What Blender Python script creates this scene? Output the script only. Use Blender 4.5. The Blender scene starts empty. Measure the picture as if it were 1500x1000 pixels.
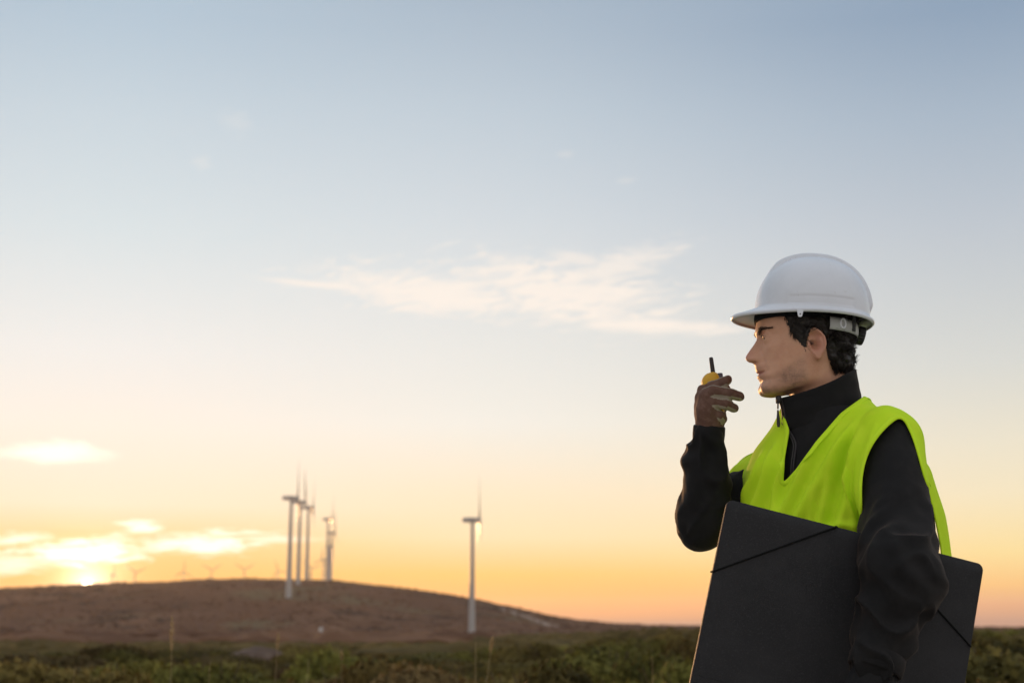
import bpy, math, random
import numpy as np

rng = np.random.default_rng(11)
random.seed(11)
SC = bpy.context.scene
COL = SC.collection
R = math.radians

# ------------------------------------------------------------------ camera
PITCH = R(11.27)
CAM = np.array([0.0, 0.0, 1.12])
FPX = 1500 * 50 / 36.0
cam_data = bpy.data.cameras.new('camera')
cam_data.lens = 50
cam_data.sensor_width = 36
cam_data.clip_start = 0.05
cam_data.clip_end = 60000
cam_data.dof.use_dof = True
cam_data.dof.focus_distance = 2.68
cam_data.dof.aperture_fstop = 5.0
cam = bpy.data.objects.new('camera', cam_data)
COL.objects.link(cam)
cam.location = CAM
cam.rotation_euler = (math.pi / 2 + PITCH, 0, 0)
SC.camera = cam
CF = np.array([0, math.cos(PITCH), math.sin(PITCH)])
CU = np.array([0, -math.sin(PITCH), math.cos(PITCH)])


def ray(px, py):
    return CF + np.array([1.0, 0, 0]) * ((px - 750) / FPX) + CU * ((500 - py) / FPX)


def at(px, py, Y):
    d = ray(px, py)
    return CAM + d * (Y / d[1])


def proj(P):
    q = np.asarray(P, float) - CAM
    f = q @ CF
    return 750 + FPX * q[..., 0] / f, 500 - FPX * (q @ CU) / f


# ------------------------------------------------------------------ exposure
SC.view_settings.view_transform = 'Standard'
SC.view_settings.look = 'None'
SC.view_settings.exposure = 0.0
SC.view_settings.gamma = 1.0
SC.view_settings.use_curve_mapping = False
SC.cycles.use_denoising = True
SC.cycles.max_bounces = 8
SC.cycles.transparent_max_bounces = 12
SC.cycles.sample_clamp_indirect = 6.0

# ------------------------------------------------------------------ sun
SUN_D = ray(128, 857)
SUN_D = SUN_D / np.linalg.norm(SUN_D)
SUN_AZ = math.atan2(SUN_D[0], SUN_D[1])
SUN_EL = math.asin(SUN_D[2])
sun_data = bpy.data.lights.new('sun', 'SUN')
sun_data.energy = 3.8
sun_data.angle = R(0.55)
sun_data.color = (1.0, 0.52, 0.22)
sun = bpy.data.objects.new('sun', sun_data)
COL.objects.link(sun)
LAMP_EL = SUN_EL + R(0.55)
sun.rotation_euler = (math.pi / 2 - LAMP_EL, 0, math.pi - SUN_AZ)
sun.location = (0, 0, 30)

# ------------------------------------------------------------------ world / sky
world = bpy.data.worlds.new('World')
SC.world = world
world.use_nodes = True
WT = world.node_tree
WT.nodes.clear()


def lin(c):
    c = np.asarray(c, float) / 255.0
    return np.where(c <= 0.04045, c / 12.92, ((c + 0.055) / 1.055) ** 2.4)


class G:
    """small helper that writes math node graphs"""

    def __init__(self, tree):
        self.t = tree

    def node(self, kind, **kw):
        n = self.t.nodes.new(kind)
        for k, v in kw.items():
            setattr(n, k, v)
        return n

    def link(self, a, b):
        self.t.links.new(a, b)

    def put(self, sock, v):
        if hasattr(v, 'is_linked') or isinstance(v, bpy.types.NodeSocket):
            self.link(v, sock)
        else:
            sock.default_value = v

    def m(self, op, a, b=None, c=None, clamp=False):
        n = self.node('ShaderNodeMath', operation=op, use_clamp=clamp)
        self.put(n.inputs[0], a)
        if b is not None:
            self.put(n.inputs[1], b)
        if c is not None:
            self.put(n.inputs[2], c)
        return n.outputs[0]

    def mr(self, v, a, b, c=0.0, d=1.0, kind='SMOOTHSTEP'):
        n = self.node('ShaderNodeMapRange', interpolation_type=kind)
        self.put(n.inputs['Value'], v)
        self.put(n.inputs['From Min'], a)
        self.put(n.inputs['From Max'], b)
        self.put(n.inputs['To Min'], c)
        self.put(n.inputs['To Max'], d)
        return n.outputs['Result']

    def mix(self, f, a, b, blend='MIX'):
        n = self.node('ShaderNodeMix', data_type='RGBA', blend_type=blend)
        n.clamp_factor = True
        self.put(n.inputs['Factor'], f)
        self.put(n.inputs['A'], a)
        self.put(n.inputs['B'], b)
        return n.outputs['Result']

    def noise(self, vec, scale, detail=4.0, rough=0.55, dist=0.0):
        n = self.node('ShaderNodeTexNoise')
        if vec is not None:
            self.link(vec, n.inputs['Vector'])
        n.inputs['Scale'].default_value = scale
        n.inputs['Detail'].default_value = detail
        n.inputs['Roughness'].default_value = rough
        n.inputs['Distortion'].default_value = dist
        return n.outputs[0]

    def ramp(self, f, stops, interp='LINEAR'):
        n = self.node('ShaderNodeValToRGB')
        cr = n.color_ramp
        cr.interpolation = interp
        while len(cr.elements) < len(stops):
            cr.elements.new(0.5)
        for e, (p, c) in zip(cr.elements, stops):
            e.position = p
            e.color = (*c, 1)
        self.link(f, n.inputs[0])
        return n.outputs[0]

    def xyz(self, x, y, z):
        n = self.node('ShaderNodeCombineXYZ')
        self.put(n.inputs[0], x)
        self.put(n.inputs[1], y)
        self.put(n.inputs[2], z)
        return n.outputs[0]


def azel(px, py):
    d = ray(px, py)
    d = d / np.linalg.norm(d)
    return math.degrees(math.atan2(d[0], d[1])), math.degrees(math.asin(d[2]))


def build_world():
    g = G(WT)
    tc = g.node('ShaderNodeTexCoord')
    sep = g.node('ShaderNodeSeparateXYZ')
    nrm = g.node('ShaderNodeVectorMath', operation='NORMALIZE')
    g.link(tc.outputs['Generated'], nrm.inputs[0])
    g.link(nrm.outputs[0], sep.inputs[0])
    x, y, z = sep.outputs
    el = g.m('MULTIPLY', g.m('ARCSINE', z), 180 / math.pi)
    az = g.m('MULTIPLY', g.m('ARCTAN2', x, y), 180 / math.pi)
    saz = math.degrees(SUN_AZ)
    # absolute azimuth difference from the sun, wrapped to 0..180
    cosd = g.m('COSINE', g.m('MULTIPLY', g.m('SUBTRACT', az, saz), math.pi / 180))
    daz = g.m('MULTIPLY', g.m('ARCCOSINE', g.m('MULTIPLY', cosd, 0.99999)), 180 / math.pi)
    elp = g.m('MAXIMUM', el, 0.0)
    t = g.m('SQRT', g.m('DIVIDE', elp, 90.0))

    def stops(px, rows, top):
        out = []
        for py, c in rows:
            e = max(azel(px, py)[1], 0.0)
            out.append((math.sqrt(e / 90.0), tuple(lin(c))))
        out.sort()
        for p, c in top:  # unseen upper sky, lightened as well for fill light
            out.append((math.sqrt(p / 90.0), tuple(lin(c))))
        return out
    A = stops(60, [(0, (180, 199, 214)), (160, (200, 214, 223)), (320, (215, 226, 230)), (505, (238, 238, 235)),
                   (620, (248, 240, 228)), (735, (254, 233, 206)), (790, (251, 207, 132)), (850, (246, 172, 66)), (905, (240, 150, 60))],
              [(45, (176, 192, 208)), (90, (206, 215, 226))])
    B = stops(660, [(0, (169, 186, 202)), (160, (191, 205, 216)), (320, (210, 219, 225)), (425, (224, 228, 228)), (620, (242, 240, 231)),
                    (720, (250, 234, 204)), (787, (255, 228, 182)), (840, (255, 198, 96)), (875, (255, 166, 44)), (902, (220, 140, 72)), (914, (130, 104, 104))],
              [(45, (176, 192, 208)), (90, (206, 215, 226))])
    Cc = stops(1490, [(0, (142, 163, 186)), (160, (168, 184, 200)), (320, (190, 199, 208)), (527, (216, 218, 213)), (640, (236, 229, 208)), (720, (247, 233, 198)),
                      (807, (255, 228, 158)), (855, (255, 200, 118)), (884, (226, 158, 104)), (908, (172, 124, 108))],
               [(45, (176, 192, 208)), (90, (206, 215, 226))])
    ra, rb, rc = g.ramp(t, A), g.ramp(t, B), g.ramp(t, Cc)
    ab = g.mix(g.mr(daz, 1.0, 15.0, kind='LINEAR'), ra, rb)
    sky = g.mix(g.mr(daz, 13.0, 37.0, kind='SMOOTHSTEP'), ab, rc)
    # away from the sunset, out of view: sky brightened to fill-light the man
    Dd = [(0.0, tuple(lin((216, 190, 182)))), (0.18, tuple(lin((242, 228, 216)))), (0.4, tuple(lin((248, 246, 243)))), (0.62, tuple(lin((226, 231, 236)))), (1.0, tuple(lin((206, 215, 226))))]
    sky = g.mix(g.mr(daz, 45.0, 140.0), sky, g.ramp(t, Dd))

    # ---- thin high cloud, laid out by compass bearing and elevation
    vec = g.xyz(g.m('MULTIPLY', az, 0.35), g.m('MULTIPLY', el, 1.3), 0.0)
    n1 = g.noise(vec, 0.9, 4, 0.6, 0.6)
    n2 = g.noise(g.xyz(g.m('ADD', g.m('MULTIPLY', az, 0.5), g.m('MULTIPLY', el, 0.5)), g.m('SUBTRACT', g.m('MULTIPLY', el, 2.6), g.m('MULTIPLY', az, 0.45)), 3.0), 0.95, 6, 0.66, 1.3)
    n3 = g.noise(g.xyz(g.m('MULTIPLY', az, 0.8), g.m('MULTIPLY', el, 4.6), 7.0), 1.0, 5, 0.62, 0.9)

    def blob(px, py, hx, hy, tilt, nz, amt, strength):
        a0, e0 = azel(px, py)
        k = 180 / math.pi / FPX
        ct, st = math.cos(R(tilt)), math.sin(R(tilt))
        dx = g.m('SUBTRACT', az, a0)
        dy = g.m('SUBTRACT', el, e0)
        # tilt > 0: runs down towards the right
        lx = g.m('DIVIDE', g.m('SUBTRACT', g.m('MULTIPLY', dx, ct), g.m('MULTIPLY', dy, st)), hx * k)
        ly = g.m('DIVIDE', g.m('ADD', g.m('MULTIPLY', dx, st), g.m('MULTIPLY', dy, ct)), hy * k)
        d = g.m('SQRT', g.m('ADD', g.m('MULTIPLY', lx, lx), g.m('MULTIPLY', ly, ly)))
        d = g.m('ADD', d, g.m('MULTIPLY', g.m('SUBTRACT', nz, 0.5), amt))
        return g.m('MULTIPLY', g.mr(d, 1.0, 0.15), strength)
    wisps = [blob(640, 428, 245, 42, 6, n2, 2.3, 0.78), blob(820, 428, 215, 62, 9, n2, 2.5, 0.80), blob(900, 392, 140, 30, -14, n2, 2.0, 0.6),
             blob(960, 476, 160, 17, 3, n1, 1.6, 0.85), blob(480, 418, 110, 9, 4, n1, 1.6, 0.7), blob(845, 380, 60, 12, 12, n1, 1.5, 0.5),
             blob(345, 178, 40, 22, 20, n2, 2.4, 0.12), blob(298, 240, 22, 12, 0, n2, 2.2, 0.16), blob(830, 226, 18, 8, 0, n2, 1.6, 0.14),
             blob(917, 265, 20, 7, 0, n2, 1.6, 0.14)]
    w = wisps[0]
    for b in wisps[1:]:
        w = g.m('MAXIMUM', w, b)
    sky = g.mix(w, sky, (*lin((255, 244, 232)), 1))
    low = [blob(70, 662, 110, 20, 0, n1, 1.5, 0.85), blob(125, 808, 140, 26, -3, n3, 2.2, 1.0), blob(285, 795, 125, 22, -2, n3, 2.3, 1.0),
           blob(205, 771, 42, 12, 0, n3, 2.0, 0.9), blob(20, 789, 60, 12, -6, n3, 2.0, 0.8), blob(400, 789, 90, 8, 0, n3, 0.8, 0.55), blob(20, 825, 90, 20, -4, n3, 1.2, 0.7)]
    w = low[0]
    for b in low[1:]:
        w = g.m('MAXIMUM', w, b)
    sky = g.mix(w, sky, (1.3, 1.24, 1.06, 1))
    # grey undersides of the bank
    und = g.m('MAXIMUM', blob(235, 787, 60, 7, 0, n3, 1.0, 0.45), blob(110, 778, 60, 5, 0, n3, 1.0, 0.2))
    sky = g.mix(und, sky, (*lin((236, 196, 128)), 1))

    # ---- the sun and the bright air around it
    dv = g.node('ShaderNodeVectorMath', operation='DOT_PRODUCT')
    g.link(nrm.outputs[0], dv.inputs[0])
    dv.inputs[1].default_value = SUN_D
    ang = g.m('MULTIPLY', g.m('ARCCOSINE', g.m('MINIMUM', dv.outputs['Value'], 0.9999999)), 180 / math.pi)
    glow = g.m('EXPONENT', g.m('MULTIPLY', g.m('POWER', g.m('DIVIDE', ang, 1.0), 1.2), -1.0))
    glow2 = g.m('EXPONENT', g.m('MULTIPLY', g.m('POWER', g.m('DIVIDE', ang, 6.0), 1.3), -1.0))
    disc = g.mr(ang, 0.24, 0.08)
    inner = g.m('EXPONENT', g.m('MULTIPLY', g.m('POWER', g.m('DIVIDE', ang, 0.62), 1.2), -1.0))
    add = g.mix(1.0, g.mix(1.0, g.mix(glow, (0, 0, 0, 1), (0.75, 0.52, 0.30, 1)), g.mix(glow2, (0, 0, 0, 1), (0.012, 0.010, 0.006, 1)), 'ADD'),
                g.mix(disc, (0, 0, 0, 1), (14, 11, 7, 1)), 'ADD')
    add = g.mix(1.0, add, g.mix(inner, (0, 0, 0, 1), (1.6, 1.5, 1.2, 1)), 'ADD')
    sky = g.mix(1.0, sky, add, 'ADD')

    # physical sky, low sun, as the base the colours above sit on
    st = g.node('ShaderNodeTexSky')
    st.sky_type = 'NISHITA'
    st.sun_disc = False
    st.sun_elevation = LAMP_EL
    st.sun_rotation = SUN_AZ
    st.air_density = 1.2
    st.dust_density = 2.0
    nb = g.node('ShaderNodeBackground')
    g.link(st.outputs[0], nb.inputs['Color'])
    nb.inputs['Strength'].default_value = 0.001
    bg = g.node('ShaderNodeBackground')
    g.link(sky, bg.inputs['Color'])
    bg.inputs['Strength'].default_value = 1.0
    ad = g.node('ShaderNodeAddShader')
    g.link(bg.outputs[0], ad.inputs[0])
    g.link(nb.outputs[0], ad.inputs[1])
    out = g.node('ShaderNodeOutputWorld')
    g.link(ad.outputs[0], out.inputs['Surface'])
    world.cycles.sampling_method = 'MANUAL'
    world.cycles.sample_map_resolution = 2048


build_world()


# ------------------------------------------------------------------ helpers
def tag(o, label=None, cat=None, group=None, kind=None):
    if label:
        o['label'] = label
    if cat:
        o['category'] = cat
    if group:
        o['group'] = group
    if kind:
        o['kind'] = kind
    return o


def empty(name, loc=(0, 0, 0), rot=(0, 0, 0)):
    o = bpy.data.objects.new(name, None)
    o.empty_display_size = 0.1
    COL.objects.link(o)
    o.location = loc
    o.rotation_euler = rot
    return o


def link(name, me, mat=None, parent=None):
    o = bpy.data.objects.new(name, me)
    COL.objects.link(o)
    if mat is not None and not me.materials:
        me.materials.append(mat)
    if parent is not None:
        o.parent = parent
    return o


def mesh_from(name, verts, faces, smooth=True):
    """verts (n,3); faces: array (m,k) or a list of such arrays"""
    if isinstance(faces, np.ndarray):
        faces = [faces]
    faces = [np.asarray(f, np.int32) for f in faces if len(f)]
    me = bpy.data.meshes.new(name)
    verts = np.asarray(verts, np.float32)
    me.vertices.add(len(verts))
    me.vertices.foreach_set('co', verts.ravel())
    loops = np.concatenate([f.ravel() for f in faces])
    tot = np.concatenate([np.full(len(f), f.shape[1], np.int32) for f in faces])
    start = np.concatenate([[0], np.cumsum(tot)[:-1]]).astype(np.int32)
    me.loops.add(len(loops))
    me.loops.foreach_set('vertex_index', loops)
    me.polygons.add(len(tot))
    me.polygons.foreach_set('loop_start', start)
    me.polygons.foreach_set('loop_total', tot)
    me.polygons.foreach_set('use_smooth', np.full(len(tot), smooth, bool))
    me.update(calc_edges=True)
    me.validate()
    return me


def attr(me, name, vals):
    a = me.attributes.new(name, 'FLOAT', 'POINT')
    a.data.foreach_set('value', np.asarray(vals, np.float32))


class MB:
    """collects quads and triangles of one piece"""

    def __init__(self):
        self.v, self.f4, self.f3, self.n = [], [], [], 0

    def add(self, v, f):
        v = np.asarray(v, float)
        f = np.asarray(f, int)
        (self.f4 if f.shape[1] == 4 else self.f3).append(f + self.n)
        self.v.append(v)
        self.n += len(v)
        return self

    def grid(self, P, cu=False, cv=False, cap=False):
        """P (a,b,3) lofted grid"""
        a, b = P.shape[:2]
        i = np.arange(a if cu else a - 1)
        j = np.arange(b if cv else b - 1)
        I, J = np.meshgrid(i, j, indexing='ij')
        I2, J2 = (I + 1) % a, (J + 1) % b
        q = np.stack([I * b + J, I * b + J2, I2 * b + J2, I2 * b + J], -1).reshape(-1, 4)
        self.add(P.reshape(-1, 3), q)
        if cap and cv:
            for k, flip in ((0, False), (a - 1, True)):
                ring = P[k]
                v = np.vstack([ring, ring.mean(0)])
                idx = np.arange(b)
                t = np.stack([idx, np.full(b, b), (idx + 1) % b], -1)
                self.add(v, t[:, ::-1] if flip else t)
        return self

    def tube(self, pts, r, n=10, cap=True):
        pts = np.asarray(pts, float)
        r = np.broadcast_to(np.asarray(r, float), (len(pts),))
        T = np.gradient(pts, axis=0)
        T /= np.linalg.norm(T, axis=1)[:, None] + 1e-12
        ref = np.array([0.13, 0.21, 0.97]) if abs(T[0][2]) < 0.9 else np.array([0.97, 0.2, 0.1])
        A = np.cross(T, ref)
        A /= np.linalg.norm(A, axis=1)[:, None] + 1e-12
        B = np.cross(T, A)
        ph = np.linspace(0, 2 * np.pi, n, endpoint=False)
        P = pts[:, None] + r[:, None, None] * (A[:, None] * np.cos(ph)[None, :, None] + B[:, None] * np.sin(ph)[None, :, None])
        return self.grid(P, cv=True, cap=cap)

    def box(self, c, ex, ey, ez):
        """centre and three half-vectors"""
        c, ex, ey, ez = (np.asarray(k, float) for k in (c, ex, ey, ez))
        v = [c + a * ex + b * ey + d * ez for a in (-1, 1) for b in (-1, 1) for d in (-1, 1)]
        f = [(0, 1, 3, 2), (4, 6, 7, 5), (0, 4, 5, 1), (2, 3, 7, 6), (0, 2, 6, 4), (1, 5, 7, 3)]
        return self.add(v, f)

    def mesh(self, name, smooth=True):
        fs = []
        if self.f4:
            fs.append(np.vstack(self.f4))
        if self.f3:
            fs.append(np.vstack(self.f3))
        return mesh_from(name, np.vstack(self.v), fs, smooth)


def vnoise(P, seed=0):
    """smooth value noise, P (...,3) -> about -1..1"""
    P = np.asarray(P, np.float64)
    i = np.floor(P).astype(np.int64)
    f = P - i
    f = f * f * (3 - 2 * f)

    def h(a, b, c):
        n = (a * 374761393 + b * 668265263 + c * 2147483647 + seed * 974711) & 0x7fffffff
        n = ((n ^ (n >> 13)) * 1274126177) & 0x7fffffff
        n = n ^ (n >> 16)
        return (n & 0xffff) / 32767.5 - 1.0
    out = 0
    for a in (0, 1):
        for b in (0, 1):
            for c in (0, 1):
                w = (f[..., 0] if a else 1 - f[..., 0]) * (f[..., 1] if b else 1 - f[..., 1]) * (f[..., 2] if c else 1 - f[..., 2])
                out = out + w * h(i[..., 0] + a, i[..., 1] + b, i[..., 2] + c)
    return out


def sstep(x, a, b):
    t = np.clip((x - a) / (b - a), 0, 1)
    return t * t * (3 - 2 * t)


# ------------------------------------------------------------------ materials
def material(name, color, rough=0.6, spec=0.3, metallic=0.0, noise=None, bump=None, sheen=0.0, sheen_tint=None, coat=0.0, sss=0.0, trans=0.0, objrand=0.0, attrs=()):
    """noise: (scale, color2, lo, hi, detail); bump: (scale, strength, distance, detail); attrs: (attribute, colour, low, high)"""
    m = bpy.data.materials.new(name)
    m.use_nodes = True
    t = m.node_tree
    g = G(t)
    b = t.nodes['Principled BSDF']
    tc = g.node('ShaderNodeTexCoord')
    vec = tc.outputs['Object']
    col = None
    if noise:
        for nz in (noise if isinstance(noise, list) else [noise]):
            sc_, c2, lo, hi, det = nz
            n = g.noise(vec, sc_, det, 0.6)
            col = g.mix(g.mr(n, lo, hi), col if col is not None else (*color, 1), (*c2, 1))
    for (an, c2, lo, hi, *grain) in attrs:
        a = g.node('ShaderNodeAttribute', attribute_name=an)
        fac = a.outputs['Fac']
        if grain:
            fac = g.m('MULTIPLY', fac, g.mr(g.noise(vec, grain[0], 2, 0.6), 0.36, 0.66, 0.45, 1.25))
        col = g.mix(g.mr(fac, lo, hi), col if col is not None else (*color, 1), (*c2, 1))
    if objrand:
        oi = g.node('ShaderNodeObjectInfo')
        hs = g.node('ShaderNodeHueSaturation')
        g.link(g.mr(oi.outputs['Random'], 0, 1, 1 - objrand, 1 + objrand, 'LINEAR'), hs.inputs['Value'])
        g.link(g.mr(g.m('FRACT', g.m('MULTIPLY', oi.outputs['Random'], 7.13)), 0, 1, 0.5 - 0.06 * objrand, 0.5 + 0.05 * objrand, 'LINEAR'), hs.inputs['Hue'])
        g.put(hs.inputs['Color'], col if col is not None else (*color, 1))
        col = hs.outputs[0]
    if col is None:
        b.inputs['Base Color'].default_value = (*color, 1)
    else:
        g.link(col, b.inputs['Base Color'])
    b.inputs['Roughness'].default_value = rough
    b.inputs['Specular IOR Level'].default_value = spec
    b.inputs['Metallic'].default_value = metallic
    b.inputs['Sheen Weight'].default_value = sheen
    b.inputs['Sheen Roughness'].default_value = 0.4
    if sheen_tint:
        b.inputs['Sheen Tint'].default_value = (*sheen_tint, 1)
    b.inputs['Coat Weight'].default_value = coat
    b.inputs['Coat Roughness'].default_value = 0.12
    if sss:
        b.inputs['Subsurface Weight'].default_value = sss
        b.inputs['Subsurface Radius'].default_value = (0.012, 0.005, 0.003)
        b.inputs['Subsurface Scale'].default_value = 0.6
    if bump:
        prev = None
        for (sc_, st, dist, det) in (bump if isinstance(bump, list) else [bump]):
            bn = g.node('ShaderNodeBump')
            bn.inputs['Strength'].default_value = st
            bn.inputs['Distance'].default_value = dist
            g.link(g.noise(vec, sc_, det, 0.6), bn.inputs['Height'])
            if prev is not None:
                g.link(prev, bn.inputs['Normal'])
            prev = bn.outputs[0]
        g.link(prev, b.inputs['Normal'])
    if trans:
        out = t.nodes['Material Output']
        tr = g.node('ShaderNodeBsdfTranslucent')
        if col is None:
            tr.inputs['Color'].default_value = (*color, 1)
        else:
            g.link(col, tr.inputs['Color'])
        mx = g.node('ShaderNodeMixShader')
        mx.inputs[0].default_value = trans
        g.link(b.outputs[0], mx.inputs[1])
        g.link(tr.outputs[0], mx.inputs[2])
        g.link(mx.outputs[0], out.inputs['Surface'])
    return m


M = {}
M['ground'] = material('moor_soil', (0.055, 0.042, 0.018), 0.95, 0.1, noise=[(0.35, (0.095, 0.070, 0.032), 0.40, 0.62, 6), (3.0, (0.035, 0.03, 0.012), 0.5, 0.66, 4)], bump=(9, 0.7, 0.05, 5))
M['hill'] = material('heather_hill', (0.13, 0.064, 0.037), 0.98, 0.05, noise=[(0.02, (0.175, 0.09, 0.053), 0.42, 0.62, 6), (0.04, (0.07, 0.038, 0.024), 0.50, 0.64, 5), (0.013, (0.14, 0.10, 0.055), 0.54, 0.68, 3)], bump=(0.35, 0.5, 0.6, 6))
M['heather'] = material('heather_tufts', (0.115, 0.06, 0.037), 0.98, 0.05, noise=[(0.06, (0.185, 0.10, 0.06), 0.42, 0.6, 3), (0.02, (0.065, 0.036, 0.023), 0.52, 0.66, 4)])
M['far_green'] = material('moor_scrub', (0.082, 0.056, 0.019), 0.95, 0.05, noise=[(0.25, (0.125, 0.085, 0.03), 0.42, 0.6, 4), (1.8, (0.045, 0.033, 0.010), 0.5, 0.68, 3)])
M['leaf'] = material('shrub_leaf', (0.108, 0.090, 0.022), 0.8, 0.1, noise=[(1.2, (0.185, 0.150, 0.038), 0.42, 0.66, 3), (4.0, (0.068, 0.060, 0.016), 0.5, 0.68, 2)], objrand=0.5, trans=0.15)
M['leaf_dry'] = material('shrub_leaf_dry', (0.125, 0.085, 0.034), 0.85, 0.1, noise=[(2.0, (0.18, 0.125, 0.05), 0.45, 0.65, 3)], objrand=0.4, trans=0.2)
M['stem'] = material('shrub_stem', (0.09, 0.065, 0.04), 0.9, 0.1)
M['straw'] = material('dry_straw', (0.42, 0.31, 0.16), 0.7, 0.2, trans=0.3)
M['rock'] = material('granite', (0.11, 0.072, 0.054), 0.9, 0.2, noise=[(3, (0.15, 0.105, 0.08), 0.45, 0.62, 6), (9, (0.07, 0.055, 0.045), 0.55, 0.7, 4)], bump=(6, 0.8, 0.06, 6))
M['tower'] = material('painted_steel', (0.37, 0.345, 0.33), 0.45, 0.4, noise=(0.15, (0.32, 0.295, 0.28), 0.5, 0.7, 4))
M['blade'] = material('gelcoat', (0.19, 0.17, 0.155), 0.35, 0.4)
M['track'] = material('gravel_track', (0.30, 0.22, 0.165), 0.95, 0.1, noise=(0.4, (0.22, 0.15, 0.11), 0.45, 0.65, 5))
M['red'] = material('red_paint', (0.42, 0.05, 0.03), 0.6, 0.3, noise=(30, (0.30, 0.045, 0.03), 0.5, 0.7, 3))
M['white'] = material('white_paint', (0.42, 0.40, 0.38), 0.6, 0.3, noise=(30, (0.36, 0.34, 0.32), 0.5, 0.7, 3))

# ------------------------------------------------------------------ terrain
CREST_PX = np.array([-2500, -900, -300, 0, 60, 128, 200, 260, 290, 310, 360, 420, 500, 540, 600, 650, 700, 750, 800, 850, 900, 950, 1050, 1300, 1600, 2600], float)
CREST_PY = np.array([905, 880, 866, 863, 860, 858, 855, 853.5, 851, 850, 849.5, 849.5, 852, 856, 863, 870.5, 879, 888.5, 900, 908.5, 913.5, 915.5, 916.5, 918, 918, 918], float)
RIDGE = 880.0


def height(x, y):
    x = np.asarray(x, float)
    y = np.asarray(y, float)
    r = np.hypot(x, y)
    yy = np.maximum(y, 1.0)
    px = 750 + FPX * np.clip(x / yy, -1.5, 1.5)
    crest = (500 + FPX * math.tan(PITCH) - np.interp(px, CREST_PX, CREST_PY)) / FPX
    crest = np.where(y > 1, crest, 0)
    base = -2.4 * sstep(r, 60, 420) + 0.05 * vnoise(np.stack([x / 7, y / 7, x * 0], -1), 3) + 0.10 * vnoise(np.stack([x / 19, y / 19, x * 0], -1), 5) * sstep(r, 6, 30)
    rough = 0.55 * vnoise(np.stack([x / 23, y / 23, x * 0], -1), 8) + 0.25 * vnoise(np.stack([x / 8, y / 8, x * 0], -1), 9)
    dist = np.where(y > 1, yy, 1.0)
    ridge_z = 1.12 + crest * RIDGE
    prof = sstep(dist, 560, RIDGE + 20)
    front = base * (1 - prof) + ridge_z * prof + rough * sstep(r, 300, 560)
    back = 1.12 + crest * dist - (dist - RIDGE) * 0.021 + rough
    far = np.maximum(back - np.maximum(dist - 3600, 0) * 0.05, np.minimum(back, -4.0))
    z = np.where(dist > RIDGE, far, front)
    # blend so that the land behind the camera simply rolls on
    w = sstep(y, 40, 140)
    return z * w + base * (1 - w)


def ground_at(x, y):
    return float(height(np.array([x]), np.array([y]))[0])


def march(px, py, y0=20, y1=3000):
    d = ray(px, py)
    ys = np.linspace(y0, y1, 6000)
    P = CAM[None] + d[None] * (ys / d[1])[:, None]
    hit = np.nonzero(P[:, 2] < height(P[:, 0], P[:, 1]))[0]
    k = hit[0] if len(hit) else len(ys) - 1
    return P[k]


def terrain():
    rad = np.concatenate([np.geomspace(0.4, 60, 60), np.geomspace(64, 520, 50), np.arange(528, 1000, 6.0), np.geomspace(1010, 4200, 50), np.geomspace(4400, 9200, 12)])
    a = np.concatenate([np.linspace(-26, 26, 330), np.linspace(26, 334, 100)[1:-1]])
    a = np.radians(a)
    RR, AA = np.meshgrid(rad, a, indexing='ij')
    X, Y = RR * np.sin(AA), RR * np.cos(AA)
    # rings flattened so that the ridge runs straight across the view
    Z = height(X, Y)
    P = np.stack([X, Y, Z], -1)
    k = int(np.searchsorted(rad, 62))
    mb = MB().grid(P[:k + 1], cv=True)
    c = np.array([[0, 0, ground_at(0, 0.1)]])
    n = P.shape[1]
    ring = P[0]
    mb.add(np.vstack([ring, c]), np.stack([np.arange(n), np.full(n, n), (np.arange(n) + 1) % n], -1)[:, ::-1])
    me = mb.mesh('ground')
    o = link('ground', me, M['ground'])
    tag(o, 'dark heath ground running out under the shrubs', kind='structure')
    me = MB().grid(P[k:], cv=True).mesh('hill')
    o = link('hill', me, M['hill'])
    tag(o, 'long brown heather hill rising to the left', kind='structure')


terrain()


def ribbon(name, pts, width, mat, label):
    pts = [np.array(p) for p in pts]
    P = []
    tt = np.linspace(0, len(pts) - 1, 40)
    arr = np.array(pts)
    C = np.stack([np.interp(tt, np.arange(len(pts)), arr[:, k]) for k in range(2)], -1)
    T = np.gradient(C, axis=0)
    T /= np.linalg.norm(T, axis=1)[:, None]
    N = np.stack([-T[:, 1], T[:, 0]], -1)
    for s in np.linspace(-0.5, 0.5, 5):
        q = C + N * width * s
        P.append(np.stack([q[:, 0], q[:, 1], height(q[:, 0], q[:, 1]) + 0.12], -1))
    o = link(name, MB().grid(np.array(P)).mesh(name), mat)
    tag(o, label, kind='structure')


ribbon('path', [march(px, py, 60, 870)[:2] for px, py in ((728, 889.5), (748, 895), (770, 903), (792, 911), (812, 917))], 9.0, M['track'], 'pale gravel track climbing the right flank of the hill')

M['gravel'] = material('bounce_gravel', (0.50, 0.45, 0.39), 0.95, 0.1, noise=[(1.2, (0.45, 0.40, 0.34), 0.42, 0.62, 5), (40, (0.54, 0.48, 0.41), 0.5, 0.7, 3)], bump=(70, 0.6, 0.02, 4))


def bounce_gravel_strip():  # pale ground out of view, added to bounce light onto the man
    t = np.linspace(-45, 45, 120)
    P = []
    for s in np.linspace(-1, 1, 21):
        x = t
        y = 2.0 + 5.2 * s + 0.35 * vnoise(np.stack([t / 5, t * 0 + s, t * 0], -1), 14) + 0.0035 * t * t
        edge = 0.02 - 0.05 * (abs(s) > 0.96)
        P.append(np.stack([x, y, height(x, y) + edge + 0.012 * vnoise(np.stack([x * 2, y * 2, x * 0], -1), 15)], -1))
    o = link('bounce_road', MB().grid(np.array(P)).mesh('bounce_road'), M['gravel'])
    tag(o, 'unseen pale gravel added under the man to bounce light up', kind='structure')


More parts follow.
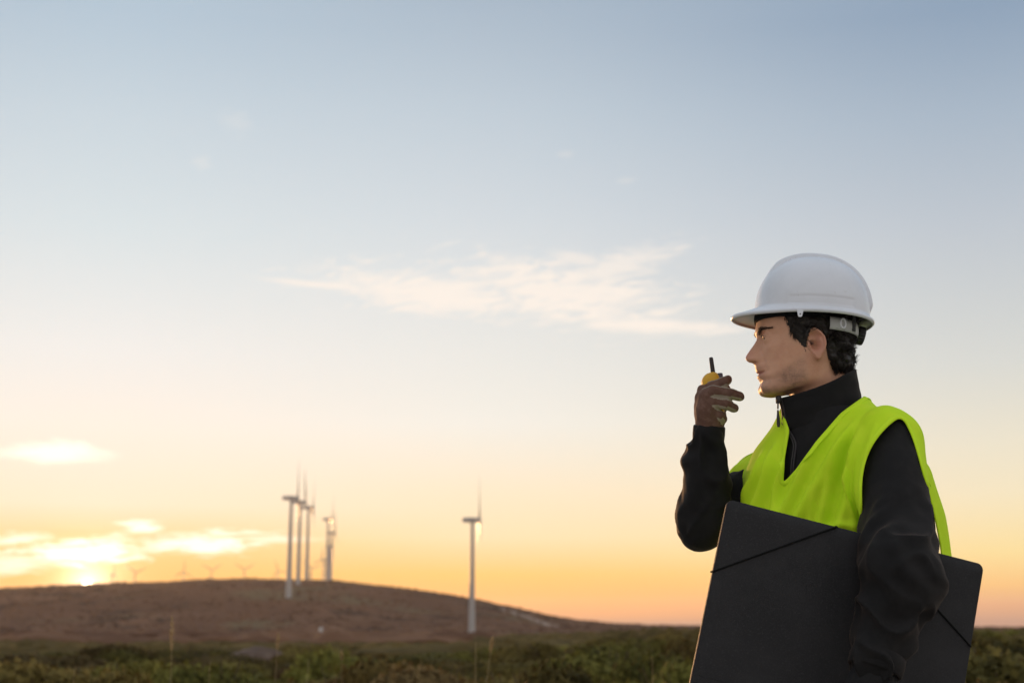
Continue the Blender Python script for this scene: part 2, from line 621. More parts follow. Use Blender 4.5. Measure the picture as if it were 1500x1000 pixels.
bounce_gravel_strip()


# ------------------------------------------------------------------ wind turbines
def blade_mesh():
    L = 19.0
    s = np.linspace(0, 1, 22)
    chord = np.interp(s, [0, 0.06, 0.2, 0.6, 0.95, 1.0], [0.9, 0.95, 1.75, 1.05, 0.45, 0.12])
    thick = np.interp(s, [0, 0.06, 0.2, 0.6, 1.0], [0.9, 0.85, 0.42, 0.2, 0.05])
    tw = np.radians(np.interp(s, [0, 0.2, 1.0], [20, 16, 2]))
    ph = np.linspace(0, 2 * np.pi, 12, endpoint=False)
    P = []
    for k in range(len(s)):
        cx = chord[k] * (0.5 * np.cos(ph) + 0.2)
        cy = thick[k] * 0.5 * np.sin(ph) * (1 - 0.35 * np.cos(ph))
        # x = along rotor axis, y = in the rotor plane
        P.append(np.stack([cx * np.sin(tw[k]) + cy * np.cos(tw[k]), cx * np.cos(tw[k]) - cy * np.sin(tw[k]), np.full_like(ph, 0.7 + s[k] * L)], -1))
    return MB().grid(np.array(P), cv=True, cap=True).mesh('blade')


def turbine_parts():
    H = 48.0
    zz = np.linspace(-3, H, 14)
    ph = np.linspace(0, 2 * np.pi, 28, endpoint=False)
    rr = np.interp(zz, [-3, 0, H], [1.55, 1.5, 0.72])
    P = np.stack([rr[:, None] * np.cos(ph), rr[:, None] * np.sin(ph), np.broadcast_to(zz[:, None], (len(zz), len(ph)))], -1)
    tower = MB().grid(P, cv=True, cap=True).mesh('tower')
    # nacelle: rounded box loft along x
    xs = np.array([-4.6, -4.4, -3.6, -1, 1.2, 2.0, 2.25])
    hw = np.array([0.5, 0.9, 1.1, 1.2, 1.15, 0.95, 0.6])
    hh = np.array([0.5, 0.8, 1.05, 1.15, 1.1, 0.95, 0.6])
    q = np.linspace(0, 2 * np.pi, 24, endpoint=False)
    cq, sq = np.sign(np.cos(q)) * np.abs(np.cos(q)) ** 0.45, np.sign(np.sin(q)) * np.abs(np.sin(q)) ** 0.45
    P = np.stack([np.broadcast_to(xs[:, None], (7, 24)), hw[:, None] * cq, hh[:, None] * sq], -1)
    nac = MB().grid(P, cv=True, cap=True).mesh('nacelle')
    hx = np.linspace(0, 1, 9)
    hr = 1.0 * np.sqrt(np.clip(1 - hx ** 2.2, 0, 1)) + 0.01
    P = np.stack([np.broadcast_to((2.2 + 1.9 * hx)[:, None], (9, 20)), hr[:, None] * np.cos(np.linspace(0, 2 * np.pi, 20, endpoint=False)), hr[:, None] * np.sin(np.linspace(0, 2 * np.pi, 20, endpoint=False))], -1)
    hub = MB().grid(P, cv=True, cap=True).mesh('hub')
    return tower, nac, hub, blade_mesh(), H


TOWER, NACELLE, HUB, BLADE, TH = turbine_parts()
for _m in (TOWER, NACELLE, HUB):
    _m.materials.append(M['tower'])
BLADE.materials.append(M['blade'])


def turbine(hub_px, hub_py, base, yaw, spin, label, scale=1.0):
    x, y, z = base
    root = empty('wind_turbine', (x, y, z))
    root.scale = (scale,) * 3
    link('tower', TOWER, None, root)
    n = link('nacelle', NACELLE, None, root)
    n.location = (0, 0, TH + 1.0)
    n.rotation_euler = (0, 0, yaw)
    hb = link('hub', HUB, None, root)
    hb.location = (0, 0, TH + 1.0)
    hb.rotation_euler = (0, 0, yaw)
    ax = 3.1
    for k in range(3):
        b = link('blade', BLADE, None, root)
        b.rotation_mode = 'QUATERNION'
        from mathutils import Euler, Quaternion
        b.rotation_quaternion = Quaternion((0, 0, 1), yaw) @ Quaternion((1, 0, 0), spin + k * 2 * math.pi / 3)
        b.location = (ax * math.cos(yaw), ax * math.sin(yaw), TH + 1.0)
    tag(root, label, 'wind turbine', 'wind turbines along the hill')
    return root


def place_turbine(px, hub_py, dist, yaw, spin, label):
    """stands on the ground on the bearing of px; the tower height is the same for all, so the distance sets its size"""
    d = ray(px, hub_py)
    y = dist
    p = CAM + d * (y / d[1])
    z = ground_at(p[0], y)
    # tower of about 49 m: keep the foot on the land
    s = (p[2] - z) / (TH + 1.0)
    turbine(px, hub_py, (p[0], y, z), yaw, spin, label, s)
    return s


TURB = [
    (692, 761, 600, R(4), R(3), 'large white wind turbine standing alone right of the hill, nearest of all'),
    (427, 729, 742, R(6), R(-4), 'leftmost tall wind turbine of the hilltop cluster, its foot below the ridge'),
    (440, 735, 815, R(-10), R(8), 'second tall wind turbine from the left in the hilltop cluster'),
    (452, 743, 900, R(14), R(20), 'third tall wind turbine from the left in the hilltop cluster'),
    (481, 760, 1000, R(12), R(30), 'tallest turbine of the tight right-hand group on the ridge'),
    (486, 780, 1230, R(-4), R(3), 'second tallest turbine of the tight right-hand group on the ridge'),
    (483, 800, 1560, R(20), R(35), 'middle short turbine of the tight right-hand group on the ridge'),
    (474, 819, 2050, R(150), R(12), 'shortest turbine at the left side of the tight right-hand group'),
    (456, 832, 2500, R(-70), R(50), 'tiny turbine close behind the foot of the third tall tower'),
    (165, 841, 2700, R(-12), R(0), 'tiny far turbine on the ridge, nearest to the setting sun'),
    (198, 838, 2750, R(-62), R(55), 'tiny far turbine on the ridge, second from the setting sun'),
    (269, 837, 2800, R(-66), R(0), 'tiny far turbine on the ridge, third from the setting sun'),
    (310, 834.5, 2850, R(-75), R(62), 'tiny far turbine on the ridge, fourth from the setting sun, blades raised'),
    (358, 833.5, 2900, R(-80), R(60), 'tiny far turbine on the ridge, fifth from the sun, blades in a clear V'),
    (407, 835.5, 2900, R(-68), R(20), 'tiny far turbine just left of the leftmost tall tower'),
]
for a_ in TURB:
    _s = place_turbine(*a_)

# ------------------------------------------------------------------ plants
def leaf_cloud(n, rx, ry, h, seed, size, clumps):
    r = np.random.default_rng(seed)
    cen = np.stack([r.uniform(-0.75, 0.75, clumps) * rx, r.uniform(-0.75, 0.75, clumps) * ry, np.zeros(clumps)], -1)
    rad = r.uniform(0.32, 0.56, clumps) * min(rx, ry) * 1.1
    top = h * (1 - 0.80 * ((cen[:, 0] / rx) ** 2 + (cen[:, 1] / ry) ** 2)) * r.uniform(0.75, 1.0, clumps)
    cen[:, 2] = np.maximum(top - rad * 0.9, 0.05)
    k = r.integers(0, clumps, n)
    d = r.normal(size=(n, 3))
    d /= np.linalg.norm(d, axis=1)[:, None]
    d[:, 2] = np.abs(d[:, 2]) * 0.9 - 0.35 * r.random(n)
    rr = rad[k] * r.uniform(0.5, 1.05, n) ** 0.45
    P = cen[k] + d * rr[:, None]
    P[:, 2] = np.maximum(P[:, 2], 0.02)
    # small sprays lying over the clump, so that tops catch the sky and flanks stay dark
    nn = d + r.normal(size=(n, 3)) * 0.28
    nn /= np.linalg.norm(nn, axis=1)[:, None]
    up = np.array([0, 0, 0.9]) + d * 0.3 + r.normal(size=(n, 3)) * 0.5
    up -= nn * (up * nn).sum(1)[:, None]
    up /= np.linalg.norm(up, axis=1)[:, None]
    side = np.cross(up, nn)
    L = size * r.uniform(0.6, 1.5, n)[:, None]
    w = L * 0.36
    v = np.stack([P, P + up * L * 0.5 + side * w, P + up * L + nn * L * 0.2, P + up * L * 0.5 - side * w], 1).reshape(-1, 3)
    f = np.arange(4 * n).reshape(-1, 4)
    return v, f


def stems(rx, ry, h, seed, n=14):
    r = np.random.default_rng(seed)
    mb = MB()
    for i in range(n):
        a = r.uniform(0, 2 * np.pi)
        e = np.array([math.cos(a) * rx * 0.7 * r.random(), math.sin(a) * ry * 0.7 * r.random(), h * r.uniform(0.55, 0.85)])
        s = np.array([e[0] * 0.25, e[1] * 0.25, -0.15])
        mid = (s + e) / 2 + r.normal(size=3) * 0.05
        mb.tube([s, mid, e], [0.014, 0.010, 0.004], 5)
    return mb.mesh('stem')


SHRUBS = []
for k in range(6):
    rx_, ry_ = 0.95, 0.85
    v_, f_ = leaf_cloud(10000, rx_, ry_, 1.0, 40 + k, 0.060, 11)
    me_ = mesh_from('foliage', v_, f_, False)
    me_.materials.append(M['leaf'] if k < 5 else M['leaf_dry'])
    st_ = stems(rx_, ry_, 1.0, 60 + k)
    st_.materials.append(M['stem'])
    SHRUBS.append((me_, st_))

ROCK_P = march(376, 972, 20, 90)
KEEP = [(376, 60)]          # bearings kept open in front of the boulder


def plant_shrubs():
    r = np.random.default_rng(5)
    spots = []
    BIG = [(1462, 936, 15.0, 1.25, 0, 'broad green shrub right beside the right edge of the black folder'),
           (1490, 975, 9.8, 0.75, 2, 'green shrub at the bottom right corner of the view'),
           (905, 936, 17.0, 1.35, 1, 'wide green shrub left of the black folder, with dark hollows'),
           (815, 962, 11.0, 0.95, 3, 'nearest green shrub at bottom centre, left of the black folder'),
           (985, 946, 14.0, 0.9, 4, 'green shrub touching the left edge of the black folder'),
           (655, 956, 12.0, 0.95, 5, 'brownish shrub below the lone turbine'),
           (300, 944, 16.0, 1.15, 0, 'wide olive shrub just left of the grey boulder'),
           (55, 946, 14.0, 1.1, 2, 'wide olive shrub at the far left, below the setting sun'),
           (190, 968, 10.5, 0.8, 3, 'near dark shrub at bottom left, under the tallest grass stalk'),
           (520, 952, 14.0, 1.0, 1, 'olive shrub midway between the boulder and the lone turbine')]
    for px, py, y, size, k, lab in BIG:
        p = at(px, py, y)
        z = ground_at(p[0], y)
        spots.append((p[0], y, size * 1.15))
        root = empty('heath_shrub', (p[0], y, z), (0, 0, r.uniform(0, 6.28)))
        root.scale = (size, size, (p[2] - z) * 1.08)
        link('foliage', SHRUBS[k][0], None, root)
        link('stem', SHRUBS[k][1], None, root)
        tag(root, lab, 'shrub', 'large shrubs in the foreground')
    # near band, thinned by distance so that they just close over the ground
    tries = 0
    while len(spots) < 165 and tries < 20000:
        tries += 1
        y = 8.5 + 34 * r.random() ** 0.8
        px = r.uniform(-60, 1560)
        x = (px - 750) / FPX * y * 1.02
        size = r.uniform(0.75, 1.6) * (1.0 + 0.010 * y)
        if any((x - a) ** 2 + (y - b) ** 2 < (0.66 * (size + s)) ** 2 for a, b, s in spots):
            continue
        if abs(px - 376) < 62 and y < ROCK_P[1] + 1:
            hmax = 0.62 if y > 14 else 0.45
        else:
            hmax = 2.0
        spots.append((x, y, size))
        dry = r.random() < (0.20 if px < 600 else 0.08)
        k = 5 if dry else int(r.integers(0, 5))
        right = sstep(np.array(px), 700, 1000)
        h = r.uniform(0.36, 0.96) * (1 - right) + r.uniform(0.75, 1.22) * right
        # keep the tops under the line the plants make in the picture
        h = min(h, 1.12 - y * ((22 * (1 - right) - 4 * right) / FPX) * r.uniform(0.6, 1.9), hmax)
        h = max(float(h), 0.3)
        z = ground_at(x, y)
        root = empty('heath_shrub', (x, y, z), (0, 0, r.uniform(0, 6.28)))
        root.scale = (size, size, h - z * 0.8)
        link('foliage', SHRUBS[k][0], None, root)
        link('stem', SHRUBS[k][1], None, root)
        tag(root, 'dry brownish heath shrub among the green shrubs of the moor' if dry else 'low rounded green heath shrub, one of many covering the moor', 'shrub', 'dry brown shrubs on the moor' if dry else 'green shrubs on the moor')


plant_shrubs()


def mass(name, n, pick, hrange, wrange, mat, label, seed, tall=None):
    """countless low plants too far to tell apart: faceted tufts joined into one piece"""
    r = np.random.default_rng(seed)
    x, y = pick(r, n)
    z = height(x, y)
    h = r.uniform(*hrange, n) * (1 if tall is None else tall(x, y))
    w = r.uniform(*wrange, n)
    V, Fc = [], []
    base = np.linspace(0, 2 * np.pi, 6, endpoint=False)
    ring1 = np.stack([np.cos(base), np.sin(base), np.zeros(6)], -1)
    ring2 = np.stack([0.86 * np.cos(base + 0.5), 0.86 * np.sin(base + 0.5), np.full(6, 0.72)], -1)
    topv = np.array([[0, 0, 1.0]])
    unit = np.vstack([ring1, ring2, topv])
    tri = []
    for i in range(6):
        j = (i + 1) % 6
        tri += [(i, j, 6 + i), (j, 6 + j, 6 + i), (6 + i, 6 + j, 12)]
    tri = np.array(tri)
    ang = r.uniform(0, 6.28, n)
    c, s = np.cos(ang), np.sin(ang)
    jit = 1 + 0.25 * r.normal(size=(n, 13, 3)).clip(-1, 1)
    jit[..., 2] = 1 + (jit[..., 2] - 1) * 0.5
    U = unit[None] * jit
    X = (U[..., 0] * c[:, None] - U[..., 1] * s[:, None]) * w[:, None] + x[:, None]
    Y = (U[..., 0] * s[:, None] + U[..., 1] * c[:, None]) * w[:, None] + y[:, None]
    Z = U[..., 2] * h[:, None] + z[:, None] - 0.06
    V = np.stack([X, Y, Z], -1).reshape(-1, 3)
    Fc = (tri[None] + (np.arange(n) * 13)[:, None, None]).reshape(-1, 3)
    o = link(name, mesh_from(name, V, Fc, False), mat)
    tag(o, label, kind='stuff')


def pick_mid(r, n):
    px = r.uniform(-120, 1620, n)
    far = 60 + 300 * sstep(px, 640, 940)
    y = np.exp(math.log(36) + r.random(n) * np.log(far / 36))
    return (px - 750) / FPX * y, y


def pick_hill(r, n):
    px = r.uniform(-100, 1600, n)
    y0 = 60 + 300 * sstep(px, 640, 940)
    y = y0 + (960 - y0) * r.random(n) ** 1.3
    return (px - 750) / FPX * y, y


def pick_near(r, n):
    a = r.uniform(0, 2 * np.pi, n)
    d = 2.2 + 40 * np.sqrt(r.random(n))
    return np.sin(a) * d, np.cos(a) * d


mass('moor_scrub', 8000, pick_mid, (0.12, 0.62), (0.4, 1.7), M['far_green'], 'distant low scrub spread over the moor', 21, lambda x, y: 1 + 0.7 * sstep(750 + FPX * x / y, 700, 1000))
mass('heather', 15000, pick_hill, (0.25, 0.9), (0.6, 1.8), M['heather'], 'brown heather covering the hillside', 22)


def grass():
    r = np.random.default_rng(9)
    n = 14000
    x, y = pick_near(r, n)
    keep = (y > 8.2) | (y < -4)
    x, y = x[keep], y[keep]
    n = len(x)
    z = height(x, y)
    h = r.uniform(0.06, 0.28, n)
    a = r.uniform(0, 6.28, n)
    lean = r.uniform(0.1, 0.5, n) * h
    w = 0.006
    dx, dy = np.cos(a), np.sin(a)
    P0 = np.stack([x - dy * w, y + dx * w, z - 0.02], -1)
    P1 = np.stack([x + dy * w, y - dx * w, z - 0.02], -1)
    P2 = np.stack([x + dx * lean, y + dy * lean, z + h], -1)
    v = np.stack([P0, P1, P2], 1).reshape(-1, 3)
    o = link('grass', mesh_from('grass', v, np.arange(3 * n).reshape(-1, 3), False), M['straw'])
    tag(o, 'short dry grass on the ground between the shrubs', kind='stuff')


grass()


# boulder
def boulder():
    r = np.random.default_rng(3)
    u = np.linspace(0, 2 * np.pi, 40, endpoint=False)
    v = np.linspace(-np.pi / 2, np.pi / 2, 24)
    V, U = np.meshgrid(v, u, indexing='ij')
    d = np.stack([np.cos(V) * np.cos(U), np.cos(V) * np.sin(U), np.sin(V)], -1)
    rr = 1 + 0.16 * vnoise(d * 1.6 + 4, 2) + 0.08 * vnoise(d * 4, 4) + 0.03 * vnoise(d * 9, 6)
    P = d * rr[..., None] * np.array([0.78, 0.6, 0.5])
    o = link('boulder', MB().grid(P, cv=True).mesh('boulder'), M['rock'])
    x, y = ROCK_P[0], ROCK_P[1]
    p = at(376, 950, 34.0)
    z = ground_at(p[0], 34.0)
    o.location = (p[0], 34.0, z + 0.06)
    o.rotation_euler = (0, 0, 0.4)
    tag(o, 'grey granite boulder showing between the shrubs at lower left', 'boulder')


boulder()


def stalk(px, top_py, y, head, label, lean=0.02, r0=0.0022):
    p = at(px, top_py, y)
    zt = p[2]
    zb = ground_at(p[0], y)
    h = zt - zb
    root = empty('grass_stalk', (p[0] - lean * h, y, zb))
    t = np.linspace(0, 1, 9)
    pts = np.stack([lean * h * t ** 1.6, 0 * t, -0.03 + (h + 0.03) * t], -1)
    link('stem', MB().tube(pts, np.linspace(r0, r0 * 0.5, 9), 6).mesh('stem'), M['straw'], root)
    if head:
        r = np.random.default_rng(int(px))
        n = 90
        s = r.random(n)
        base = np.stack([np.interp(1 - head / h * (1 - s), t, pts[:, 0]), 0 * s, h - head * (1 - s)], -1)
        a = r.uniform(0, 6.28, n)
        wid = 0.012 * np.sin(np.pi * np.clip(s, 0.05, 0.98)) + 0.003
        off = np.stack([np.cos(a) * wid, np.sin(a) * wid, np.full(n, 0.012)], -1)
        side = np.stack([-np.sin(a), np.cos(a), 0 * a], -1) * 0.004
        v = np.stack([base, base + off * 0.6 + side, base + off * 1.3, base + off * 0.6 - side], 1).reshape(-1, 3)
        link('seed_head', mesh_from('seed_head', v, np.arange(4 * n).reshape(-1, 4), False), M['straw'], root)
    tag(root, label, 'grass', 'tall dry grass stalks')


for a_ in [(252, 905, 7.5, 0.17, 'tallest dry grass stalk with feathery head, left of the boulder', -0.02),
           (408, 929, 9.0, 0.10, 'pale dry grass stalk with seed head just right of the boulder', 0.03),
           (697, 940, 8.0, 0.0, 'straight bare grass stalk under the lone turbine, left of a pair', 0.005),
           (722, 934, 8.0, 0.09, 'leaning grass stalk under the lone turbine, right of a pair', 0.10),
           (452, 965, 8.5, 0.0, 'short bare grass stalk right of the boulder, near the bottom edge', 0.02),
           (500, 955, 10.0, 0.06, 'short grass stalk with small head, midway between boulder and lone turbine', -0.03),
           (308, 968, 8.0, 0.0, 'short bare grass stalk left of the boulder, near the bottom edge', 0.02),
           (110, 975, 8.0, 0.0, 'short grass stalk at far left below the setting sun', 0.04),
           (955, 962, 8.5, 0.0, 'thin grass stalk close to the left edge of the black folder', -0.02)]:
    stalk(*a_)


def marker():
    p = at(470, 918, 90)
    z = ground_at(p[0], 90)
    root = empty('marker_post', (p[0], 90, z))
    h = p[2] - z
    ph = np.linspace(0, 2 * np.pi, 14, endpoint=False)

    def cyl(z0, z1, r):
        zz = np.array([z0, z0 + 0.001, z1 - 0.03, z1])
        rr = np.array([r, r, r, r * 0.7])
        return MB().grid(np.stack([rr[:, None] * np.cos(ph), rr[:, None] * np.sin(ph), np.broadcast_to(zz[:, None], (4, 14))], -1), cv=True, cap=True).mesh('post')
    link('post', cyl(-0.3, h * 0.62, 0.11), M['red'], root)
    link('cap', cyl(h * 0.62 + 0.002, h, 0.12), M['white'], root)
    tag(root, 'small red marker post with white top on the moor', 'post')


marker()


# ================================================================== the person
M['skin'] = material('skin', (0.62, 0.335, 0.215), 0.50, 0.35, sss=0.08,
                     noise=[(22, (0.55, 0.275, 0.175), 0.40, 0.68, 4), (260, (0.585, 0.325, 0.225), 0.5, 0.8, 2)], bump=[(1100, 0.25, 0.001, 2), (180, 0.16, 0.002, 4)],
                     attrs=[('blush', (0.53, 0.225, 0.17), 0.0, 1.0), ('lips', (0.36, 0.135, 0.11), 0.0, 1.0), ('stubble', (0.10, 0.062, 0.046), 0.0, 1.15, 1100)])
M['hair'] = material('dark_hair', (0.016, 0.011, 0.0085), 0.48, 0.4)
M['brow'] = material('brow_hair', (0.022, 0.014, 0.010), 0.6, 0.3)
M['sclera'] = material('eye', (0.36, 0.30, 0.27), 0.45, 0.1, attrs=[('iris', (0.04, 0.022, 0.012), 0.3, 0.6), ('pupil', (0.004, 0.004, 0.004), 0.3, 0.6)])
M['jacket'] = material('black_softshell', (0.0085, 0.0080, 0.0083), 0.85, 0.2, noise=(18, (0.012, 0.011, 0.0112), 0.45, 0.65, 3), bump=[(1400, 0.25, 0.0006, 2), (60, 0.15, 0.002, 4)], sheen=0.07, sheen_tint=(1.0, 0.66, 0.48))
M['vest'] = material('fluorescent_mesh', (0.70, 0.95, 0.028), 0.75, 0.15, noise=(30, (0.74, 0.96, 0.035), 0.45, 0.65, 3), bump=[(1600, 0.2, 0.0005, 2), (45, 0.12, 0.003, 3)], trans=0.28)
M['hem'] = material('vest_binding', (0.66, 0.92, 0.03), 0.8, 0.15, bump=(900, 0.3, 0.0008, 2), trans=0.15)
M['glove'] = material('glove_fabric', (0.125, 0.066, 0.048), 0.9, 0.15, noise=(90, (0.155, 0.086, 0.064), 0.45, 0.65, 3), bump=[(900, 0.4, 0.0008, 3), (80, 0.2, 0.002, 3)], attrs=[('palm', (0.32, 0.27, 0.20), 0.0, 1.0)], sheen=0.08, sheen_tint=(1.0, 0.75, 0.62))
M['cuffmat'] = material('glove_cuff', (0.085, 0.05, 0.04), 0.9, 0.15, bump=(500, 0.4, 0.001, 3))
M['darkglove'] = material('black_glove', (0.013, 0.0125, 0.013), 0.85, 0.2, bump=[(900, 0.4, 0.0008, 3), (80, 0.2, 0.002, 3)])
M['trouser'] = material('dark_trousers', (0.018, 0.019, 0.024), 0.9, 0.15, bump=[(900, 0.3, 0.0008, 2), (30, 0.3, 0.006, 4)])
M['boot'] = material('boot_leather', (0.05, 0.03, 0.018), 0.6, 0.35, bump=(60, 0.3, 0.002, 4))
M['zip'] = material('zip_metal', (0.08, 0.08, 0.08), 0.35, 0.5, metallic=0.6)
M['helmet'] = material('white_plastic', (0.68, 0.69, 0.735), 0.26, 0.5, noise=[(14, (0.64, 0.65, 0.69), 0.42, 0.7, 5), (160, (0.58, 0.58, 0.60), 0.66, 0.74, 3)], bump=(70, 0.02, 0.002, 3), coat=0.15)
M['band'] = material('headband_foam', (0.010, 0.010, 0.011), 0.9, 0.15, bump=(300, 0.3, 0.001, 2))
M['strap'] = material('grey_nylon', (0.42, 0.42, 0.41), 0.6, 0.3, bump=(500, 0.2, 0.0006, 2))
M['greystrap'] = material('dark_grey_webbing', (0.06, 0.06, 0.062), 0.75, 0.2, bump=(700, 0.3, 0.0006, 2))
M['knob'] = material('black_plastic', (0.012, 0.012, 0.012), 0.45, 0.4)
M['folder'] = material('black_card', (0.0150, 0.0140, 0.0155), 0.62, 0.3, noise=[(9, (0.022, 0.0205, 0.022), 0.40, 0.66, 6), (420, (0.028, 0.026, 0.028), 0.52, 0.72, 2)], bump=[(950, 0.9, 0.0012, 2), (4, 0.15, 0.012, 3)])
M['edge'] = material('card_edge', (0.05, 0.045, 0.043), 0.8, 0.2)
M['elastic'] = material('black_elastic', (0.004, 0.004, 0.004), 0.8, 0.15, bump=(1500, 0.3, 0.0005, 1))
M['yellow'] = material('yellow_plastic', (0.62, 0.33, 0.012), 0.45, 0.4, noise=(60, (0.55, 0.29, 0.012), 0.5, 0.7, 3))
M['radioblack'] = material('radio_rubber', (0.03, 0.024, 0.024), 0.55, 0.35, bump=(400, 0.2, 0.0006, 2))
M['knobgrey'] = material('radio_knob', (0.07, 0.065, 0.085), 0.4, 0.4)


# ---- implicit surfaces ------------------------------------------------
def axes(lo, hi, h):
    return np.arange(lo, hi + h, h, dtype=np.float32)


def graded(breaks):
    """breaks: [(x0, x1, step), ...] joined into one rising axis"""
    out = []
    for a, b, h in breaks:
        out.append(np.linspace(a, b, max(2, int(round((b - a) / h))), endpoint=False))
    out.append(np.array([breaks[-1][1]]))
    return np.concatenate(out).astype(np.float32)


def volume(xs, ys, zs):
    return np.stack(np.meshgrid(xs, ys, zs, indexing='ij'), -1)


def cone(P, a, b, r1, r2):
    a = np.asarray(a, np.float32)
    d = np.asarray(b, np.float32) - a
    q = P - a
    t = np.clip((q @ d) / (d @ d), 0, 1)
    return np.linalg.norm(q - t[..., None] * d, axis=-1) - (r1 + (r2 - r1) * t)


def chain(P, pts, rad, k=0.0):
    f = None
    for i in range(len(pts) - 1):
        c = cone(P, pts[i], pts[i + 1], rad[i], rad[i + 1])
        f = c if f is None else smin(f, c, k)
    return f


def smin(a, b, k):
    if k <= 0:
        return np.minimum(a, b)
    h = np.maximum(k - np.abs(a - b), 0) / k
    return np.minimum(a, b) - h * h * k * 0.25


def smax(a, b, k):
    return -smin(-a, -b, k)


def ellipsoid(P, c, rx, ry, rz, A=None):
    q = P - np.asarray(c, np.float32)
    if A is not None:
        q = q @ np.asarray(A, np.float32).T
    r = np.asarray([rx, ry, rz], np.float32)
    k = np.linalg.norm(q / r, axis=-1)
    return (k - 1) * min(rx, ry, rz) * 1.0 + 0 * k


def nets(F, xs, ys, zs):
    """naive surface nets on a rectilinear grid"""
    nx, ny, nz = F.shape
    s = F < 0
    cd = (nx - 1, ny - 1, nz - 1)
    ncell = cd[0] * cd[1] * cd[2]
    ids, pos, quads = [], [], []
    raw = []
    for ax in range(3):
        sl0 = [slice(None)] * 3
        sl1 = [slice(None)] * 3
        sl0[ax] = slice(0, -1)
        sl1[ax] = slice(1, None)
        e = np.nonzero(s[tuple(sl0)] != s[tuple(sl1)])
        i = np.stack(e, -1)
        f0 = F[tuple(sl0)][e]
        f1 = F[tuple(sl1)][e]
        t = f0 / (f0 - f1)
        p = i.astype(np.float64)
        p[:, ax] += t
        o1, o2 = [(1, 2), (2, 0), (0, 1)][ax]
        cells, ok = [], np.ones(len(i), bool)
        for (d1, d2) in ((0, 0), (1, 0), (1, 1), (0, 1)):
            c = i.copy()
            c[:, o1] -= d1
            c[:, o2] -= d2
            good = ((c >= 0) & (c < np.array(cd))).all(1)
            ok &= good
            cid = (c[:, 0] * cd[1] + c[:, 1]) * cd[2] + c[:, 2]
            ids.append(cid[good])
            pos.append(p[good])
            cells.append(cid)
        q = np.stack(cells, -1)[ok]
        flip = (f0 < 0)[ok]
        q[~flip] = q[~flip][:, ::-1]
        raw.append(q)
    ids = np.concatenate(ids)
    pos = np.concatenate(pos)
    u, inv = np.unique(ids, return_inverse=True)
    n = np.bincount(inv)
    v = np.stack([np.bincount(inv, pos[:, k]) / n for k in range(3)], -1)
    look = lambda ax, c: np.interp(c, np.arange(len(ax)), ax)
    V = np.stack([look(xs, v[:, 0]), look(ys, v[:, 1]), look(zs, v[:, 2])], -1)
    Q = np.searchsorted(u, np.concatenate(raw)).astype(np.int32)
    return V, Q


def edges_of(Q):
    k = Q.shape[1]
    e = np.concatenate([np.stack([Q[:, i], Q[:, (i + 1) % k]], -1) for i in range(k)])
    return np.unique(np.sort(e, 1), axis=0)


def relax(V, Q, it=2, lam=0.5, w=None):
    E = edges_of(Q)
    n = np.bincount(E.ravel(), minlength=len(V)).astype(float)
    for _ in range(it):
        acc = np.zeros_like(V)
        for k in range(3):
            acc[:, k] = np.bincount(E[:, 0], V[E[:, 1], k], len(V)) + np.bincount(E[:, 1], V[E[:, 0], k], len(V))
        d = acc / np.maximum(n, 1)[:, None] - V
        V = V + lam * d * (1 if w is None else w[:, None])
    return V


def normals(V, Q):
    d1 = V[Q[:, 2]] - V[Q[:, 0]]
    d2 = V[Q[:, 3 % Q.shape[1]]] - V[Q[:, 1]] if Q.shape[1] == 4 else V[Q[:, 1]] - V[Q[:, 0]]
    fn = np.cross(d1, d2) if Q.shape[1] == 4 else np.cross(V[Q[:, 1]] - V[Q[:, 0]], V[Q[:, 2]] - V[Q[:, 0]])
    N = np.zeros_like(V)
    for c in range(Q.shape[1]):
        for k in range(3):
            N[:, k] += np.bincount(Q[:, c], fn[:, k], len(V))
    return N / (np.linalg.norm(N, axis=1)[:, None] + 1e-12)


def tri_of(Q):
    return np.vstack([Q[:, [0, 1, 2]], Q[:, [0, 2, 3]]]) if Q.shape[1] == 4 else Q


def clip_mesh(V, T, gfun):
    """keep the part of a triangle mesh where gfun > 0, cutting cleanly through triangles"""
    gv = gfun(V)
    gv = np.where(np.abs(gv) < 1e-6, 1e-6, gv)
    ins = gv[T] > 0
    cnt = ins.sum(1)
    keep = T[cnt == 3]
    E = {}
    newv = []
    out = [keep]

    def cut(a, b):
        key = (a, b) if a < b else (b, a)
        if key not in E:
            t = gv[a] / (gv[a] - gv[b])
            E[key] = len(V) + len(newv)
            newv.append(V[a] + (V[b] - V[a]) * t)
        return E[key]
    extra = []
    for tri, c in zip(T[(cnt == 1) | (cnt == 2)], cnt[(cnt == 1) | (cnt == 2)]):
        i = [gv[k] > 0 for k in tri]
        if c == 1:
            k = i.index(True)
            a, b, d = tri[k], tri[(k + 1) % 3], tri[(k + 2) % 3]
            extra.append((a, cut(a, b), cut(a, d)))
        else:
            k = i.index(False)
            a, b, d = tri[k], tri[(k + 1) % 3], tri[(k + 2) % 3]
            p, q = cut(a, b), cut(a, d)
            extra.append((p, b, d))
            extra.append((p, d, q))
    T2 = np.vstack([keep, np.array(extra, int).reshape(-1, 3)])
    V2 = np.vstack([V, np.array(newv).reshape(-1, 3)])
    used, inv = np.unique(T2, return_inverse=True)
    return V2[used], inv.reshape(-1, 3).astype(np.int32)


def biggest(V, T):
    """largest connected piece"""
    lab = np.arange(len(V))
    E = edges_of(T)
    while True:
        m = np.minimum(lab[E[:, 0]], lab[E[:, 1]])
        new = lab.copy()
        np.minimum.at(new, E[:, 0], m)
        np.minimum.at(new, E[:, 1], m)
        new = new[new]
        if (new == lab).all():
            break
        lab = new
    c = np.bincount(lab)
    keep = lab == c.argmax()
    T = T[keep[T].all(1)]
    used, inv = np.unique(T, return_inverse=True)
    return V[used], inv.reshape(T.shape).astype(np.int32)


